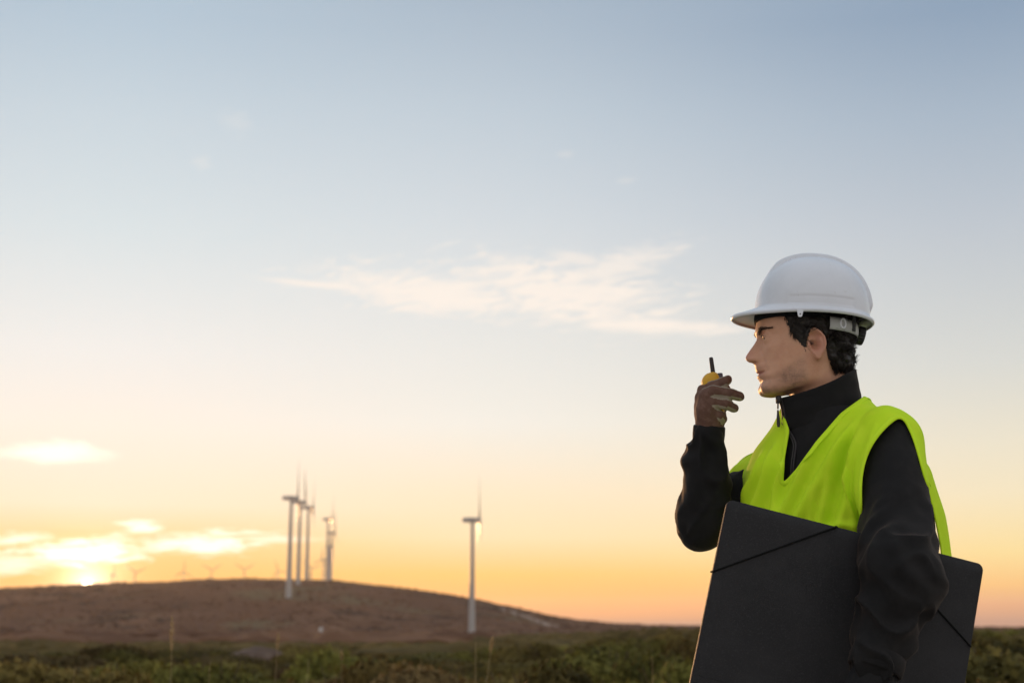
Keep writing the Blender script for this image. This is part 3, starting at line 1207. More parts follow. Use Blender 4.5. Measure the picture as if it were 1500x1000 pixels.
def modsolid(o, t, off=-1.0):
    m = o.modifiers.new('thickness', 'SOLIDIFY')
    m.thickness = t
    m.offset = off
    return m


# ---- frame of the figure ------------------------------------------------
Y0 = 2.67                                   # the plane of the face profile
FW = np.array([-0.78, -0.6258, 0.0])        # chest faces left and towards the camera
LF = np.array([-FW[1], FW[0], 0.0])         # his left
UP = np.array([0, 0, 1.0])


def P2(rows, Y=Y0):
    return np.array([at(a, b, Y) for a, b in rows])


PROFILE = P2([(1178, 391), (1150, 398), (1131, 410), (1119, 427), (1112, 446), (1109, 465), (1107.2, 480), (1106.6, 487), (1107.2, 491), (1108.6, 495.5), (1107.6, 499.5),
              (1102.2, 507.7), (1098.3, 513), (1095, 517.8), (1092.6, 522), (1092.2, 525), (1093.4, 528), (1097, 530.2), (1102, 531.6), (1105.4, 533.6), (1106.2, 537),
              (1106.6, 540), (1107.0, 542.5), (1108.3, 545.2), (1111.4, 547.6), (1110.2, 550), (1110.0, 552.5), (1112.0, 556), (1115.6, 560), (1115.0, 564), (1114.0, 568), (1115.2, 573), (1120, 577.5), (1130, 581), (1145, 584)])
BASEF = P2([(1178, 391), (1150, 398), (1131, 410), (1119, 427), (1112, 446), (1109.6, 465), (1108.2, 480), (1107.8, 487), (1109.4, 492), (1112.6, 497), (1113.6, 507), (1113.2, 518),
            (1112.4, 530), (1110.6, 540), (1111.6, 547), (1112.6, 554), (1116, 560), (1115.2, 565), (1114.4, 569), (1115.6, 573), (1120, 577.5), (1130, 581), (1145, 584)])
BACK = P2([(1186, 391), (1208, 398), (1224, 410), (1236, 427), (1242, 446), (1243, 465), (1240, 490), (1232, 515), (1222, 540), (1215, 584)])
WIDTH = [(391, .008), (398, .036), (410, .054), (427, .066), (446, .0725), (470, .0745), (490, .0735), (505, .0725), (520, .070), (545, .0640), (560, .0600), (584, .052)]


def zpy(py, Y=Y0):
    return at(1150, py, Y)[2]


def tab(rows, col, z):
    r = rows[np.argsort(rows[:, 2])]
    return np.interp(z, r[:, 2], r[:, col]).astype(np.float32)


XC = at(1176, 500, Y0)[0]
ZE = zpy(495.5)
EYE_C = [at(1128.0, 495.3, Y0 - 0.032), None]
EYE_C[1] = EYE_C[0] * np.array([1, -1, 1]) + np.array([0, 2 * Y0, 0])
EYE_R = 0.0122
EAR_C = at(1194.5, 504, Y0 - 0.072)


def gauss(a, b):
    return np.exp(-(a / b) ** 2)


def head_field(P, ears=True, detail=True):
    x, y, z = P[..., 0], P[..., 1], P[..., 2]
    s = y - Y0
    sa = np.abs(s)
    xf = tab(PROFILE, 0, z)
    xb = tab(BASEF, 0, z)
    xk = tab(BACK, 0, z)
    wz = np.array([zpy(p) for p, _ in WIDTH])
    o = np.argsort(wz)
    W = np.interp(z, wz[o], np.array([w for _, w in WIDTH])[o]).astype(np.float32)
    du = XC - x                                # + = forward
    prot = np.maximum(xb - xf, 0)
    zn = zpy(524)
    nosew = np.interp(z, [zpy(536), zpy(529), zpy(522), zpy(510), zpy(498), zpy(490)], [0.016, 0.0115, 0.0105, 0.0085, 0.008, 0.010])
    lip = (z < zpy(534.5)).astype(np.float32)
    fall = np.where(lip > 0, gauss(sa, 0.021), np.exp(-(sa / nosew) ** 2.6))
    D = prot * fall
    if detail:
        D = D + 0.0085 * gauss(sa - 0.0130, 0.0060) * gauss(z - zpy(526), 0.0070) - 0.0012 * gauss(sa - 0.0225, 0.007) * gauss(z - zpy(527), 0.008)          # wings of the nose
        D = D - 0.0105 * gauss(sa - 0.031, 0.0135) * gauss(z - zpy(497), 0.0095)          # eye sockets
        D = D - 0.0035 * gauss(sa - 0.014, 0.007) * gauss(z - zpy(499), 0.009)
        D = D + 0.0042 * gauss(sa - 0.029, 0.017) * gauss(z - zpy(486.5), 0.0055)         # brow
        D = D + 0.0045 * gauss(sa - 0.047, 0.016) * gauss(z - zpy(513), 0.012)            # cheekbones
        D = D - 0.0040 * gauss(sa - 0.040, 0.018) * gauss(z - zpy(540), 0.014)            # hollow cheeks
        D = D - 0.0036 * gauss(sa - 0.016, 0.012) * gauss(z - zpy(547.4), 0.0018)         # mouth corners
        D = D + 0.0012 * gauss(sa - 0.004, 0.010) * gauss(z - zpy(552), 0.003)
        D = D - 0.0016 * gauss(sa - 0.024 - (zpy(530) - z) * 0.35, 0.004) * sstep(z, zpy(552), zpy(545)) * (1 - sstep(z, zpy(532), zpy(526)))
    af = np.maximum(XC - xb, 0.004) + D
    ab = np.maximum(xk - XC, 0.004)
    a = np.where(du > 0, af, ab)
    n = 2.25
    rho = (np.abs(du / a) ** n + (sa / W) ** n) ** (1 / n)
    r2 = np.sqrt(du * du + s * s) + 1e-6
    f = np.where(rho > 1e-3, (1 - 1 / np.maximum(rho, 1e-3)) * r2, -0.05)
    f = np.clip(f, -0.05, 0.2)
    f = smax(f, z - zpy(390.5), 0.02)
    # underside of the jaw
    A, B = at(1119, 580.5, Y0), at(1172, 563, Y0)
    t = (B - A) / np.linalg.norm(B - A)
    nn = np.array([t[2], 0, -t[0]])
    nn = nn if nn[2] < 0 else -nn
    f = smax(f, (P - A.astype(np.float32)) @ nn.astype(np.float32) - 0.10 * sa, 0.014)
    # jaw bone
    for sd in (-1, 1):
        j0 = at(1171, 556, Y0)
        j1 = at(1122, 572, Y0)
        e0 = at(1182, 524, Y0)
        j0[1] += sd * 0.050
        j1[1] += sd * 0.016
        e0[1] += sd * 0.060
        f = smin(f, chain(P, [e0, j0, j1], [0.010, 0.012, 0.008]), 0.018)
    # neck
    nk = chain(P, [at(1200, 520, Y0), at(1200, 560, Y0), at(1212, 650, Y0 + 0.005)], [0.050, 0.0545, 0.055])
    f = smin(f, nk, 0.022)
    if detail:
        for k in (0, 1):
            c = EYE_C[k].astype(np.float32)
            q = P - c
            d = np.linalg.norm(q, axis=-1)
            lid = d - (EYE_R + 0.0017)
            el = np.arctan2(q[..., 2], -q[..., 0])
            lat = np.arctan2(np.abs(q[..., 1]), -q[..., 0])
            hi = 0.03 - 0.08 * (lat / 1.0) ** 2
            lo = -0.26 + 0.20 * (lat / 1.0) ** 2
            op = np.maximum(np.maximum(el - hi, lo - el), lat - 0.56) * EYE_R       # <0 inside the opening
            op = np.where(q[..., 0] < 0.004, op, 0.01)
            fold = 0.0014 * np.exp(-((el - 0.30) / 0.22) ** 2) - 0.0012 * np.exp(-((el - 0.75) / 0.16) ** 2)
            f = smin(f, lid - fold, 0.005)
            hole = np.maximum(op, d - (EYE_R + 0.012))
            f = smax(f, -hole, 0.0012)
    if detail:
        for sd in (-1, 1):                                   # nostrils
            c = at(1104.5, 531.5, Y0)
            c[1] += sd * 0.0075
            f = smax(f, -ellipsoid(P, c, 0.0048, 0.0034, 0.0030), 0.0015)
    if ears:
        for sd in (-1, 1):
            c = EAR_C.copy()
            if sd > 0:
                c[1] = 2 * Y0 - c[1]
            q = P - c.astype(np.float32)
            tilt = R(12)
            ef = np.array([-math.cos(tilt), 0, -math.sin(tilt)], np.float32)
            eu = np.array([math.sin(tilt), 0, math.cos(tilt)], np.float32)
            a_ = q @ ef
            b_ = q @ eu
            c_ = q[..., 1] * sd
            hb = 0.0285
            ha = 0.0165 * np.interp(b_, [-hb, -0.6 * hb, 0, 0.5 * hb, hb], [0.55, 0.68, 0.95, 1.05, 0.9])
            sh = a_ + 0.003 * (b_ / hb)
            rho = np.sqrt((sh / ha) ** 2 + (b_ / hb) ** 2)
            back = sstep(-sh / ha, -0.65, 0.3)
            c0 = 0.0115 - 0.50 * sh
            ch = c0 + 0.0052 * np.exp(-((rho - 0.86) / 0.13) ** 2) * np.maximum(back, sstep(b_ / hb, 0.1, 0.6)) * sstep(b_ / hb, -0.75, -0.35)
            ch = ch + 0.0028 * np.exp(-((rho - 0.50) / 0.13) ** 2) * back
            ch = ch - 0.0160 * np.exp(-(((sh - 0.0025) / 0.0068) ** 2 + ((b_ + 0.003) / 0.0090) ** 2))
            ch = ch - 0.0080 * np.exp(-(((sh - 0.001) / 0.007) ** 2 + ((b_ - 0.0135) / 0.0055) ** 2))
            ch = ch + 0.004 * np.exp(-(((sh - 0.0115) / 0.003) ** 2 + ((b_ + 0.005) / 0.005) ** 2))
            ear = smax(smax(c_ - ch, (rho - 1) * 0.013, 0.0025), -c_ - 0.012, 0.002)
            f = smin(f, ear, 0.003)
            pit = np.sqrt(((sh - 0.003) / 0.0062) ** 2 + ((b_ + 0.003) / 0.0085) ** 2 + ((c_ - 0.010) / 0.014) ** 2)
            f = smax(f, -(pit - 1) * 0.006, 0.0025)
            pit = np.sqrt(((sh - 0.001) / 0.0085) ** 2 + ((b_ - 0.0150) / 0.0042) ** 2 + ((c_ - 0.015) / 0.0085) ** 2)
            f = smax(f, -(pit - 1) * 0.004, 0.002)
    return f


# torso centre line and section sizes by height
def torso_c(z):
    zz = [0.80, 1.00, 1.20, 1.35, 1.46, 1.53]
    d = np.interp(z, zz, [0.035, 0.04, 0.035, 0.022, 0.008, 0.0])
    base = at(1209, 600, Y0)
    x = base[0] - FW[0] * d
    y = base[1] + 0.0 - FW[1] * d
    return x, y


TZ = [0.80, 0.92, 1.05, 1.20, 1.32, 1.40, 1.45, 1.49, 1.52]
TA = [0.180, 0.180, 0.168, 0.175, 0.182, 0.178, 0.150, 0.100, 0.074]
TB = [0.130, 0.130, 0.122, 0.128, 0.130, 0.118, 0.098, 0.080, 0.072]


def torso(P, grow=0.0, ga=0.0, gb=0.0, n=2.3):
    z = P[..., 2]
    cx, cy = torso_c(z)
    qx, qy = P[..., 0] - cx, P[..., 1] - cy
    f = qx * FW[0] + qy * FW[1]
    l = qx * LF[0] + qy * LF[1]
    a = np.interp(z, TZ, TA) + grow + ga
    b = np.interp(z, TZ, TB) + grow + gb
    rho = (np.abs(l / a) ** n + np.abs(f / b) ** n) ** (1 / n)
    r2 = np.sqrt(l * l + f * f) + 1e-6
    g_ = (1 - 1 / np.maximum(rho, 1e-3)) * r2
    g_ = np.clip(g_, -0.12, 0.4)
    return smax(g_, z - (1.53 + grow), 0.03)


def flu(P):
    """forward / left / up coordinates of the torso"""
    z = P[..., 2]
    cx, cy = torso_c(z)
    qx, qy = P[..., 0] - cx, P[..., 1] - cy
    return qx * FW[0] + qy * FW[1], qx * LF[0] + qy * LF[1], z


SH_L = at(1304, 647, 2.54)
EL_L = at(1320, 842, 2.36)
MD_L = at(1311, 745, 2.455)
WR_L = at(1284, 968, 2.335)
HN_L = at(1262, 1040, 2.345)
SH_R = at(1140, 686, 2.865)
EL_R = at(1029, 767, 2.755)
WR_R = at(1039, 622, 2.72)

person = empty('person', (XC, Y0, 0.0))
tag(person, 'man in white helmet and yellow-green vest seen in profile, talking into a radio', 'person')


def pchild(name, me, mat, parent=None):
    o = link(name, me, mat)
    o.parent = parent or person
    o.matrix_parent_inverse = PINV
    return o


from mathutils import Matrix, Vector
PINV = Matrix.Translation((-XC, -Y0, 0.0))


def near_px(P):
    """picture position of a head point, the far side mirrored onto the near one"""
    Q = np.array(P, float)
    Q[..., 1] = Y0 - np.abs(Q[..., 1] - Y0)
    return proj(Q)


def body_mesh():
    hx = at(1185, 500, Y0)[0]
    xs = graded([(hx - 0.42, hx - 0.13, 0.012), (hx - 0.13, hx + 0.11, 0.0018), (hx + 0.11, hx + 0.42, 0.012)])
    ys = graded([(Y0 - 0.42, Y0 - 0.10, 0.012), (Y0 - 0.10, Y0 + 0.10, 0.0020), (Y0 + 0.10, Y0 + 0.30, 0.012)])
    z0, z1 = zpy(600), zpy(384)
    zs = graded([(-0.02, z0, 0.014), (z0, z1, 0.0018)])
    k = np.searchsorted(zs, z0 - 0.005)
    V = volume(xs, ys, zs)
    F = np.full(V.shape[:3], 0.1, np.float32)
    # head region only where it can matter
    i0, i1 = np.searchsorted(xs, (hx - 0.14, hx + 0.12))
    j0, j1 = np.searchsorted(ys, (Y0 - 0.11, Y0 + 0.11))
    F[i0:i1, j0:j1, k:] = head_field(V[i0:i1, j0:j1, k:])
    low = V[:, :, :k + 4]
    b = torso(low, -0.022)
    b = smin(b, chain(low, [SH_L, EL_L, WR_L, HN_L], [0.042, 0.036, 0.026, 0.030]), 0.02)
    b = smin(b, chain(low, [SH_R, EL_R, WR_R], [0.042, 0.032, 0.024]), 0.02)
    hipc = np.array([torso_c(0.9)[0], torso_c(0.9)[1], 0])
    for sgn in (-1, 1):
        h = hipc + LF * 0.085 * sgn + UP * 0.86
        kn = hipc + LF * 0.10 * sgn + FW * 0.03 + UP * 0.47
        an = hipc + LF * 0.11 * sgn + UP * 0.09
        to = an + FW * 0.16 + UP * -0.05
        b = smin(b, chain(low, [h, kn, an, to], [0.080, 0.055, 0.036, 0.026]), 0.02)
    nk = chain(low, [at(1200, 560, Y0), at(1212, 650, Y0 + 0.005)], [0.0545, 0.055])
    b = smin(b, nk, 0.03)
    b = smax(b, -(low[..., 2] - 0.012), 0.005)
    F[:, :, :k + 4] = np.minimum(b, F[:, :, :k + 4])
    # blend the two where they meet
    Vt, Q = nets(F, xs, ys, zs)
    Vt, Q = biggest(Vt, Q)
    Vt = relax(Vt, Q, 1, 0.4)
    me = mesh_from('body', Vt, Q)
    px, py = proj(Vt)
    sa = np.abs(Vt[:, 1] - Y0)
    z = Vt[:, 2]
    x = Vt[:, 0]
    fwd = XC - x
    dz = lambda p: (z - zpy(p))
    PX = lambda p: XC - at(p, 500, Y0)[0]
    # beard shadow: jaw, chin, upper lip, sideburns
    npx, npy_ = near_px(Vt)
    line = np.interp(npx, [1108, 1120, 1135, 1150, 1165, 1178, 1187], [540, 545, 541, 533, 522, 512, 508])
    jaw = sstep(npy_ - line, -5, 13) * (1 - sstep(npy_, 583, 594)) * (1 - sstep(npx, 1176, 1195))
    jaw = jaw * np.clip(0.46 + 0.42 * gauss(npx - 1163, 20) * gauss(npy_ - 554, 15) + 0.25 * gauss(npx - 1124, 16) * gauss(npy_ - 573, 8), 0, 1)
    mus = gauss(z - zpy(540.5), 0.0042) * gauss(sa, 0.024) * sstep(fwd, PX(1128), PX(1116)) * 0.9
    und = gauss(z - zpy(558.5), 0.003) * gauss(sa, 0.010) * sstep(fwd, PX(1122), PX(1116)) * 0.4
    st = np.maximum(np.maximum(jaw, mus), und)
    st = np.clip(st * (0.85 + 0.3 * vnoise(Vt * 120, 3)), 0, 1)
    lips = gauss(z - zpy(548.6), 0.0056) * gauss(sa, 0.021) * sstep(fwd, PX(1123), PX(1114))
    nose = gauss(z - zpy(522), 0.012) * gauss(sa, 0.016) * sstep(fwd, PX(1110), PX(1098))
    ear = gauss(np.linalg.norm((Vt - EAR_C)[:, [0, 2]], axis=1), 0.03) * sstep(sa, 0.070, 0.080)
    chk = 0.45 * gauss(z - zpy(522), 0.014) * gauss(fwd - PX(1135), 0.022)
    attr(me, 'stubble', st)
    attr(me, 'lips', lips)
    attr(me, 'blush', np.clip(0.5 * nose + 0.55 * ear + 0.12 * chk, 0, 1))
    return me, Vt, Q


BODY_ME, BODY_V, BODY_Q = body_mesh()
pchild('body', BODY_ME, M['skin'])


def eye_mesh(c):
    u = np.linspace(0, 2 * np.pi, 36, endpoint=False)
    v = np.linspace(0, np.pi, 26)
    V_, U_ = np.meshgrid(v, u, indexing='ij')
    d = np.stack([-np.cos(V_), np.sin(V_) * np.cos(U_), np.sin(V_) * np.sin(U_)], -1)
    gaze = np.array([-1.0, 0.0, -0.05])
    rr = EYE_R * (1 + 0.075 * np.exp(-((V_ / 0.42) ** 2)))
    P = d * rr[..., None] + c
    mb = MB().grid(P, cv=True)
    me = mb.mesh('eye')
    a = np.broadcast_to(V_, V_.shape).ravel()
    attr(me, 'iris', 1 - sstep(a, 0.44, 0.52))
    attr(me, 'pupil', 1 - sstep(a, 0.15, 0.2))
    return me


for k in (0, 1):
    pchild('eye', eye_mesh(EYE_C[k]), M['sclera'])


# ---- hair -----------------------------------------------------------------
def strands(roots, dirs, length, segs, r0, curl, seed, gravity=0.35, sides=3, wave=38.0):
    """thin tapering tubes; roots (n,3), dirs (n,3)"""
    r = np.random.default_rng(seed)
    n = len(roots)
    pts = [roots]
    d = dirs.copy()
    L = np.broadcast_to(length, (n,)) / segs
    ph = r.uniform(0, 6.28, n)
    for k in range(segs):
        p = pts[-1]
        nv = np.stack([vnoise(p * wave, 21 + 0), vnoise(p * wave, 22), vnoise(p * wave, 23)], -1)
        d = d + curl * nv + np.array([0, 0, -gravity / segs]) + 0.10 * r.normal(size=(n, 3))
        d /= np.linalg.norm(d, axis=1)[:, None]
        pts.append(p + d * L[:, None])
    C = np.stack(pts, 1)                                # n, segs+1, 3
    T = np.gradient(C, axis=1)
    T /= np.linalg.norm(T, axis=2)[..., None] + 1e-9
    A = np.cross(T, np.array([0.3, -0.9, 0.3]))
    A /= np.linalg.norm(A, axis=2)[..., None] + 1e-9
    B = np.cross(T, A)
    w = r0 * np.linspace(1, 0.25, segs + 1)[None, :, None, None]
    a = np.linspace(0, 2 * np.pi, sides, endpoint=False)
    ring = C[:, :, None] + w * (A[:, :, None] * np.cos(a)[None, None, :, None] + B[:, :, None] * np.sin(a)[None, None, :, None])
    V = ring.reshape(-1, 3)
    m = segs + 1
    i, j, k = np.meshgrid(np.arange(n), np.arange(segs), np.arange(sides), indexing='ij')
    k2 = (k + 1) % sides
    base = i * m * sides
    q = np.stack([base + j * sides + k, base + j * sides + k2, base + (j + 1) * sides + k2, base + (j + 1) * sides + k], -1).reshape(-1, 4)
    return V, q


def hair_mask(P):
    """where hair grows, as a signed field (>0 grows)"""
    px, py = near_px(P)
    front = np.interp(py, [400, 440, 462, 474, 486, 496, 503, 509, 513], [1143, 1147, 1149.5, 1152.5, 1157, 1164, 1171, 1177, 1200])
    g1 = (px - front) / 780.0
    low = np.interp(px, [1170, 1178, 1183, 1185, 1204, 1207, 1212, 1217, 1224, 1262], [512, 513, 509, 490, 486, 500, 520, 536, 545, 548])
    g2 = (low - py) / 780.0
    return np.minimum(g1, g2)


def hair():
    V, Q = BODY_V, BODY_Q
    N = normals(V, Q)
    gm = hair_mask(V) + 0.0022 * vnoise(V * 260, 33) + 0.002 * vnoise(V * 90, 34)
    ok = (gm > 0.0) & (V[:, 2] > zpy(556)) & (V[:, 2] < zpy(425))
    earn = np.linalg.norm((V - EAR_C)[:, [0, 2]] / np.array([0.0155, 0.029]), axis=1)
    near = np.abs(V[:, 1] - Y0) > 0.05
    ok &= ~((earn < 1.05) & near)
    idx = np.nonzero(ok)[0]
    r = np.random.default_rng(17)
    pick = r.choice(idx, 14000)
    root = V[pick] - N[pick] * 0.001
    d = N[pick] * 0.55 + np.array([0.35, 0, -0.75])
    tw = sstep(V[pick, 2], zpy(520), zpy(470))
    d = d + r.normal(size=d.shape) * 0.18
    d /= np.linalg.norm(d, axis=1)[:, None]
    px = 1176 + (V[pick, 0] - XC) * 780
    nape = sstep(px, 1196, 1220)
    L = (0.013 + 0.010 * nape * sstep(V[pick, 2], zpy(552), zpy(528)) + 0.006 * r.random(len(pick)))
    L = L * np.interp(gm[pick], [0, 0.012], [0.6, 1])
    v1, q1 = strands(root, d, L, 7, 0.00050, 0.75, 4, wave=60)
    mb = MB()
    mb.add(v1, q1)
    # scalp layer under the strands
    T = tri_of(Q)
    inside = (gm > 0.001) & ~((earn < 1.0) & near) & (V[:, 2] > zpy(552))
    T = T[inside[T].all(1)]
    nape_v = sstep(1176 + (V[:, 0] - XC) * 780, 1200, 1225)
    lump = 0.0018 + 0.0070 * nape_v * sstep(V[:, 2], zpy(553), zpy(535)) + 0.003 * sstep(gm, 0.0, 0.02)
    lump = lump * (1 + 0.40 * vnoise(V * 95, 31) + 0.30 * vnoise(V * 240, 32))
    lump = np.where(gm < 0.008, lump * np.clip(gm / 0.008, 0.15, 1), lump)
    V2 = V + N * lump[:, None]
    used, inv = np.unique(T, return_inverse=True)
    mb.add(V2[used], inv.reshape(-1, 3))
    # more curls on the outer layer of the nape
    sel = used[(nape_v[used] > 0.2)]
    pick = r.choice(sel, 7000)
    d = N[pick] * 0.3 + np.array([0.0, 0, -0.8]) + r.normal(size=(7000, 3)) * 0.4
    d /= np.linalg.norm(d, axis=1)[:, None]
    v1, q1 = strands(V2[pick] - N[pick] * 0.002, d, r.uniform(0.009, 0.019, 7000), 7, 0.00048, 1.0, 6, wave=75)
    mb.add(v1, q1)
    return mb.mesh('hair')


pchild('hair', hair(), M['hair'])


def eyebrows():
    V, Q = BODY_V, BODY_Q
    N = normals(V, Q)
    sa = np.abs(V[:, 1] - Y0)
    z = V[:, 2]
    fwd = XC - V[:, 0]
    mid = np.interp(sa, [0.010, 0.030, 0.048], [zpy(489.5), zpy(486.0), zpy(488.0)])
    w = np.interp(sa, [0.010, 0.022, 0.048], [0.0042, 0.0038, 0.0012])
    ok = (np.abs(z - mid) < w) & (sa > 0.009) & (sa < 0.052) & (fwd > 0.03)
    idx = np.nonzero(ok)[0]
    r = np.random.default_rng(8)
    pick = r.choice(idx, 1000)
    out = np.sign(V[pick, 1] - Y0)[:, None] * np.array([0, 1.0, 0])
    d = N[pick] * 0.16 + out * 0.85 + np.array([0.3, 0, 0.25]) + r.normal(size=(1000, 3)) * 0.15
    d /= np.linalg.norm(d, axis=1)[:, None]
    v1, q1 = strands(V[pick], d, r.uniform(0.004, 0.0065, 1000), 3, 0.00030, 0.05, 9, gravity=0.3)
    mb = MB().add(v1, q1)
    # lashes
    for c in EYE_C:
        n = 46
        lat = r.uniform(-0.9, 0.9, n)
        el = 0.16 - 0.12 * lat ** 2
        dr = np.stack([-np.cos(lat) * np.cos(el), np.sin(lat) * np.cos(el), np.sin(el)], -1)
        root = c + dr * (EYE_R + 0.0012)
        d = dr + np.array([-0.1, 0, 0.25])
        d /= np.linalg.norm(d, axis=1)[:, None]
        v1, q1 = strands(root, d, r.uniform(0.004, 0.0065, n), 3, 0.00022, 0.02, 12, gravity=-0.6)
        mb.add(v1, q1)
    return mb.mesh('eyebrow')


pchild('eyebrow', eyebrows(), M['brow'])


# ---- clothing ---------------------------------------------------------------
def arm_coords(P, a, b):
    d = b - a
    L = np.linalg.norm(d)
    d = d / L
    q = P - a
    t = (q @ d)
    ref = np.array([0.0, -1.0, 0.0])
    e1 = ref - d * (ref @ d)
    e1 /= np.linalg.norm(e1)
    e2 = np.cross(d, e1)
    ph = np.arctan2(q @ e2, q @ e1)
    return t, ph, L


def folds(P, a, b, t0, t1, freq, amp, seed, skew=0.6):
    """irregular creases bunched between t0 and t1 (metres along a-b)"""
    t, ph, L = arm_coords(P, a, b)
    w = sstep(t, t0 - 0.03, t0 + 0.03) * (1 - sstep(t, t1 - 0.03, t1 + 0.03))
    c, s = np.cos(ph), np.sin(ph)
    wp = 0.5 * vnoise(np.stack([t * 14, c * 1.1, s * 1.1], -1), seed + 1)
    q = np.stack([t * freq + skew * np.sin(ph + seed) + 0.6 * wp, 0.9 * c + seed, 0.9 * s + wp * 0.5], -1)
    n1 = vnoise(q, seed)
    rid = (1 - np.abs(n1)) ** 3
    n2 = vnoise(q * np.array([2.1, 1.7, 1.7]) + 5, seed + 3)
    return amp * w * (1.15 * rid + 0.45 * n2 - 0.35)


def jacket():
    h = 0.0042
    lo = np.minimum.reduce([SH_L, EL_L, WR_L, SH_R, EL_R, WR_R]) - 0.10
    hi = np.maximum.reduce([SH_L, EL_L, WR_L, SH_R, EL_R, WR_R]) + 0.12
    xs, ys, zs = axes(lo[0], hi[0], h), axes(lo[1], Y0 + 0.24, h), axes(0.84, 1.56, h)
    P = volume(xs, ys, zs)
    f = torso(P, 0.0)
    la = chain(P, [SH_L, MD_L, EL_L], [0.0535, 0.0580, 0.0620])
    la = smin(la, chain(P, [EL_L, WR_L], [0.0585, 0.0395]), 0.02)
    la = smin(la, ellipsoid(P, EL_L + np.array([0.012, 0.0, -0.002]), 0.058, 0.056, 0.052), 0.02)
    ra = chain(P, [SH_R, EL_R], [0.050, 0.046])
    fw = WR_R + (WR_R - EL_R) * -0.10
    ra = smin(ra, chain(P, [EL_R, EL_R * 0.55 + fw * 0.45, fw], [0.0465, 0.046, 0.0310]), 0.015)
    bump = ellipsoid(P, at(1008, 676, 2.738), 0.016, 0.026, 0.012)
    ra = smin(ra, bump, 0.022)
    # the folder presses the sleeve flat
    f = smin(f, la, 0.022)
    f = smin(f, ra, 0.03)
    # open where the neck and hands come out
    f = smax(f, -chain(P, [at(1200, 545, Y0), at(1208, 640, Y0)], [0.058, 0.060]), 0.006)
    V, Q = nets(f, xs, ys, zs)
    V, Q = biggest(V, Q)
    V = relax(V, Q, 2, 0.5)
    N = normals(V, Q)
    near = lambda pts, rr: 1 - sstep(chain(V, pts, [rr] * len(pts)), 0.0, 0.03)
    wl, wf = near([SH_L, EL_L], 0.062), near([EL_L, WR_L], 0.058)
    wr_, wu = near([EL_R, WR_R], 0.052), near([SH_R, EL_R], 0.058)
    d = wl * folds(V, SH_L, EL_L, 0.17, 0.33, 19, 0.0135, 3) + wl * folds(V, SH_L, EL_L, 0.02, 0.20, 7, 0.004, 9, 1.2)
    d += wf * folds(V, EL_L, WR_L, -0.02, 0.20, 21, 0.0140, 5)
    d += wr_ * folds(V, EL_R, WR_R, 0.02, 0.20, 20, 0.0085, 7) + wu * folds(V, SH_R, EL_R, 0.05, 0.3, 14, 0.005, 13)
    d += 0.0010 * vnoise(V * 55, 41) + 0.0022 * vnoise(V * 20, 42)
    V = V + N * d[:, None]
    V = relax(V, Q, 1, 0.3)
    return mesh_from('jacket', V, Q)


jk = pchild('jacket', jacket(), M['jacket'])


FWC = np.array([-0.965, -0.262, 0.0])
LFC = np.array([-FWC[1], FWC[0], 0.0])


def collar():
    cb = at(1208, 622, Y0 - 0.002)
    ct = at(1199.5, 563, Y0 - 0.004)
    n, m = 72, 14
    ph = np.linspace(0, 2 * np.pi, n, endpoint=False)
    P = []
    for k in range(m):
        t = k / (m - 1)
        c = cb * (1 - t) + ct * t
        ra = 0.0745 * (1 - t) + 0.0720 * t + 0.0012 * math.sin(t * 6)
        rb = 0.0725 * (1 - t) + 0.0685 * t
        f = np.cos(ph)
        l = np.sin(ph)
        # front dips, back stands up
        zoff = -0.030 * f * (0.55 + 0.45 * t) + 0.0015 * np.sin(3 * ph + 1) * t
        ring = c + FWC * (ra * f)[:, None] + LFC * (rb * l)[:, None] + UP * zoff[:, None]
        # two edges meet in front in a soft point
        pinch = np.exp(-(np.minimum(ph, 2 * np.pi - ph) / 0.28) ** 2) * 0.007
        ring = ring + FWC * pinch[:, None]
        ring = ring + (0.0026 * vnoise(ring * np.array([34, 34, 60]), 51))[:, None] * (ring - c) / 0.07
        P.append(ring)
    me = MB().grid(np.array(P), cv=True).mesh('collar')
    return me, np.array(P)


cme, COLLAR = collar()
co = pchild('collar', cme, M['jacket'], jk)
co.matrix_parent_inverse = Matrix.Identity(4)
modsolid(co, 0.004, -1.0)


def front_point(z, out):
    x, y = torso_c(z)
    b = np.interp(z, TZ, TB)
    return np.array([x, y, z]) + FW * (b + out)


def zipper():
    mb = MB()
    top = COLLAR[-1, 0]
    bot = COLLAR[0, 0]
    pts = [COLLAR[k, 0] + FWC * 0.0012 for k in range(13, 2, -1)]
    for z in np.linspace(1.452, 1.20, 12):
        pts.append(front_point(z, 0.0012))
    pts = np.array(pts)
    tt = np.linspace(0, len(pts) - 1, 90)
    C = np.stack([np.interp(tt, np.arange(len(pts)), pts[:, k]) for k in range(3)], -1)
    for _ in range(3):
        C[1:-1] = 0.5 * C[1:-1] + 0.25 * (C[:-2] + C[2:])
    for s in (-1, 1):
        mb.tube(C + LF * 0.0026 * s, 0.0019, 6)
    me = mb.mesh('zip')
    z = pchild('zip', me, M['radioblack'], jk)
    z.matrix_parent_inverse = Matrix.Identity(4)
    # slider and hanging pull
    a = top + FWC * 0.007 - LFC * -0.003 + UP * 0.000
    mb = MB()
    mb.box(a + UP * -0.004, FW * 0.003, LF * 0.0045, UP * 0.007)
    mb.tube([a + FW * 0.002 + UP * -0.010, a + FW * 0.003 + UP * -0.022], 0.0016, 6)
    p = a + FW * 0.003 + UP * -0.024
    mb.tube([p, p + UP * -0.006, p + UP * -0.012, p + UP * -0.026, p + UP * -0.032], [0.0018, 0.0022, 0.0030, 0.0036, 0.0026], 8)
    z = pchild('zip_pull', mb.mesh('zip_pull'), M['radioblack'], jk)
    z.matrix_parent_inverse = Matrix.Identity(4)


zipper()


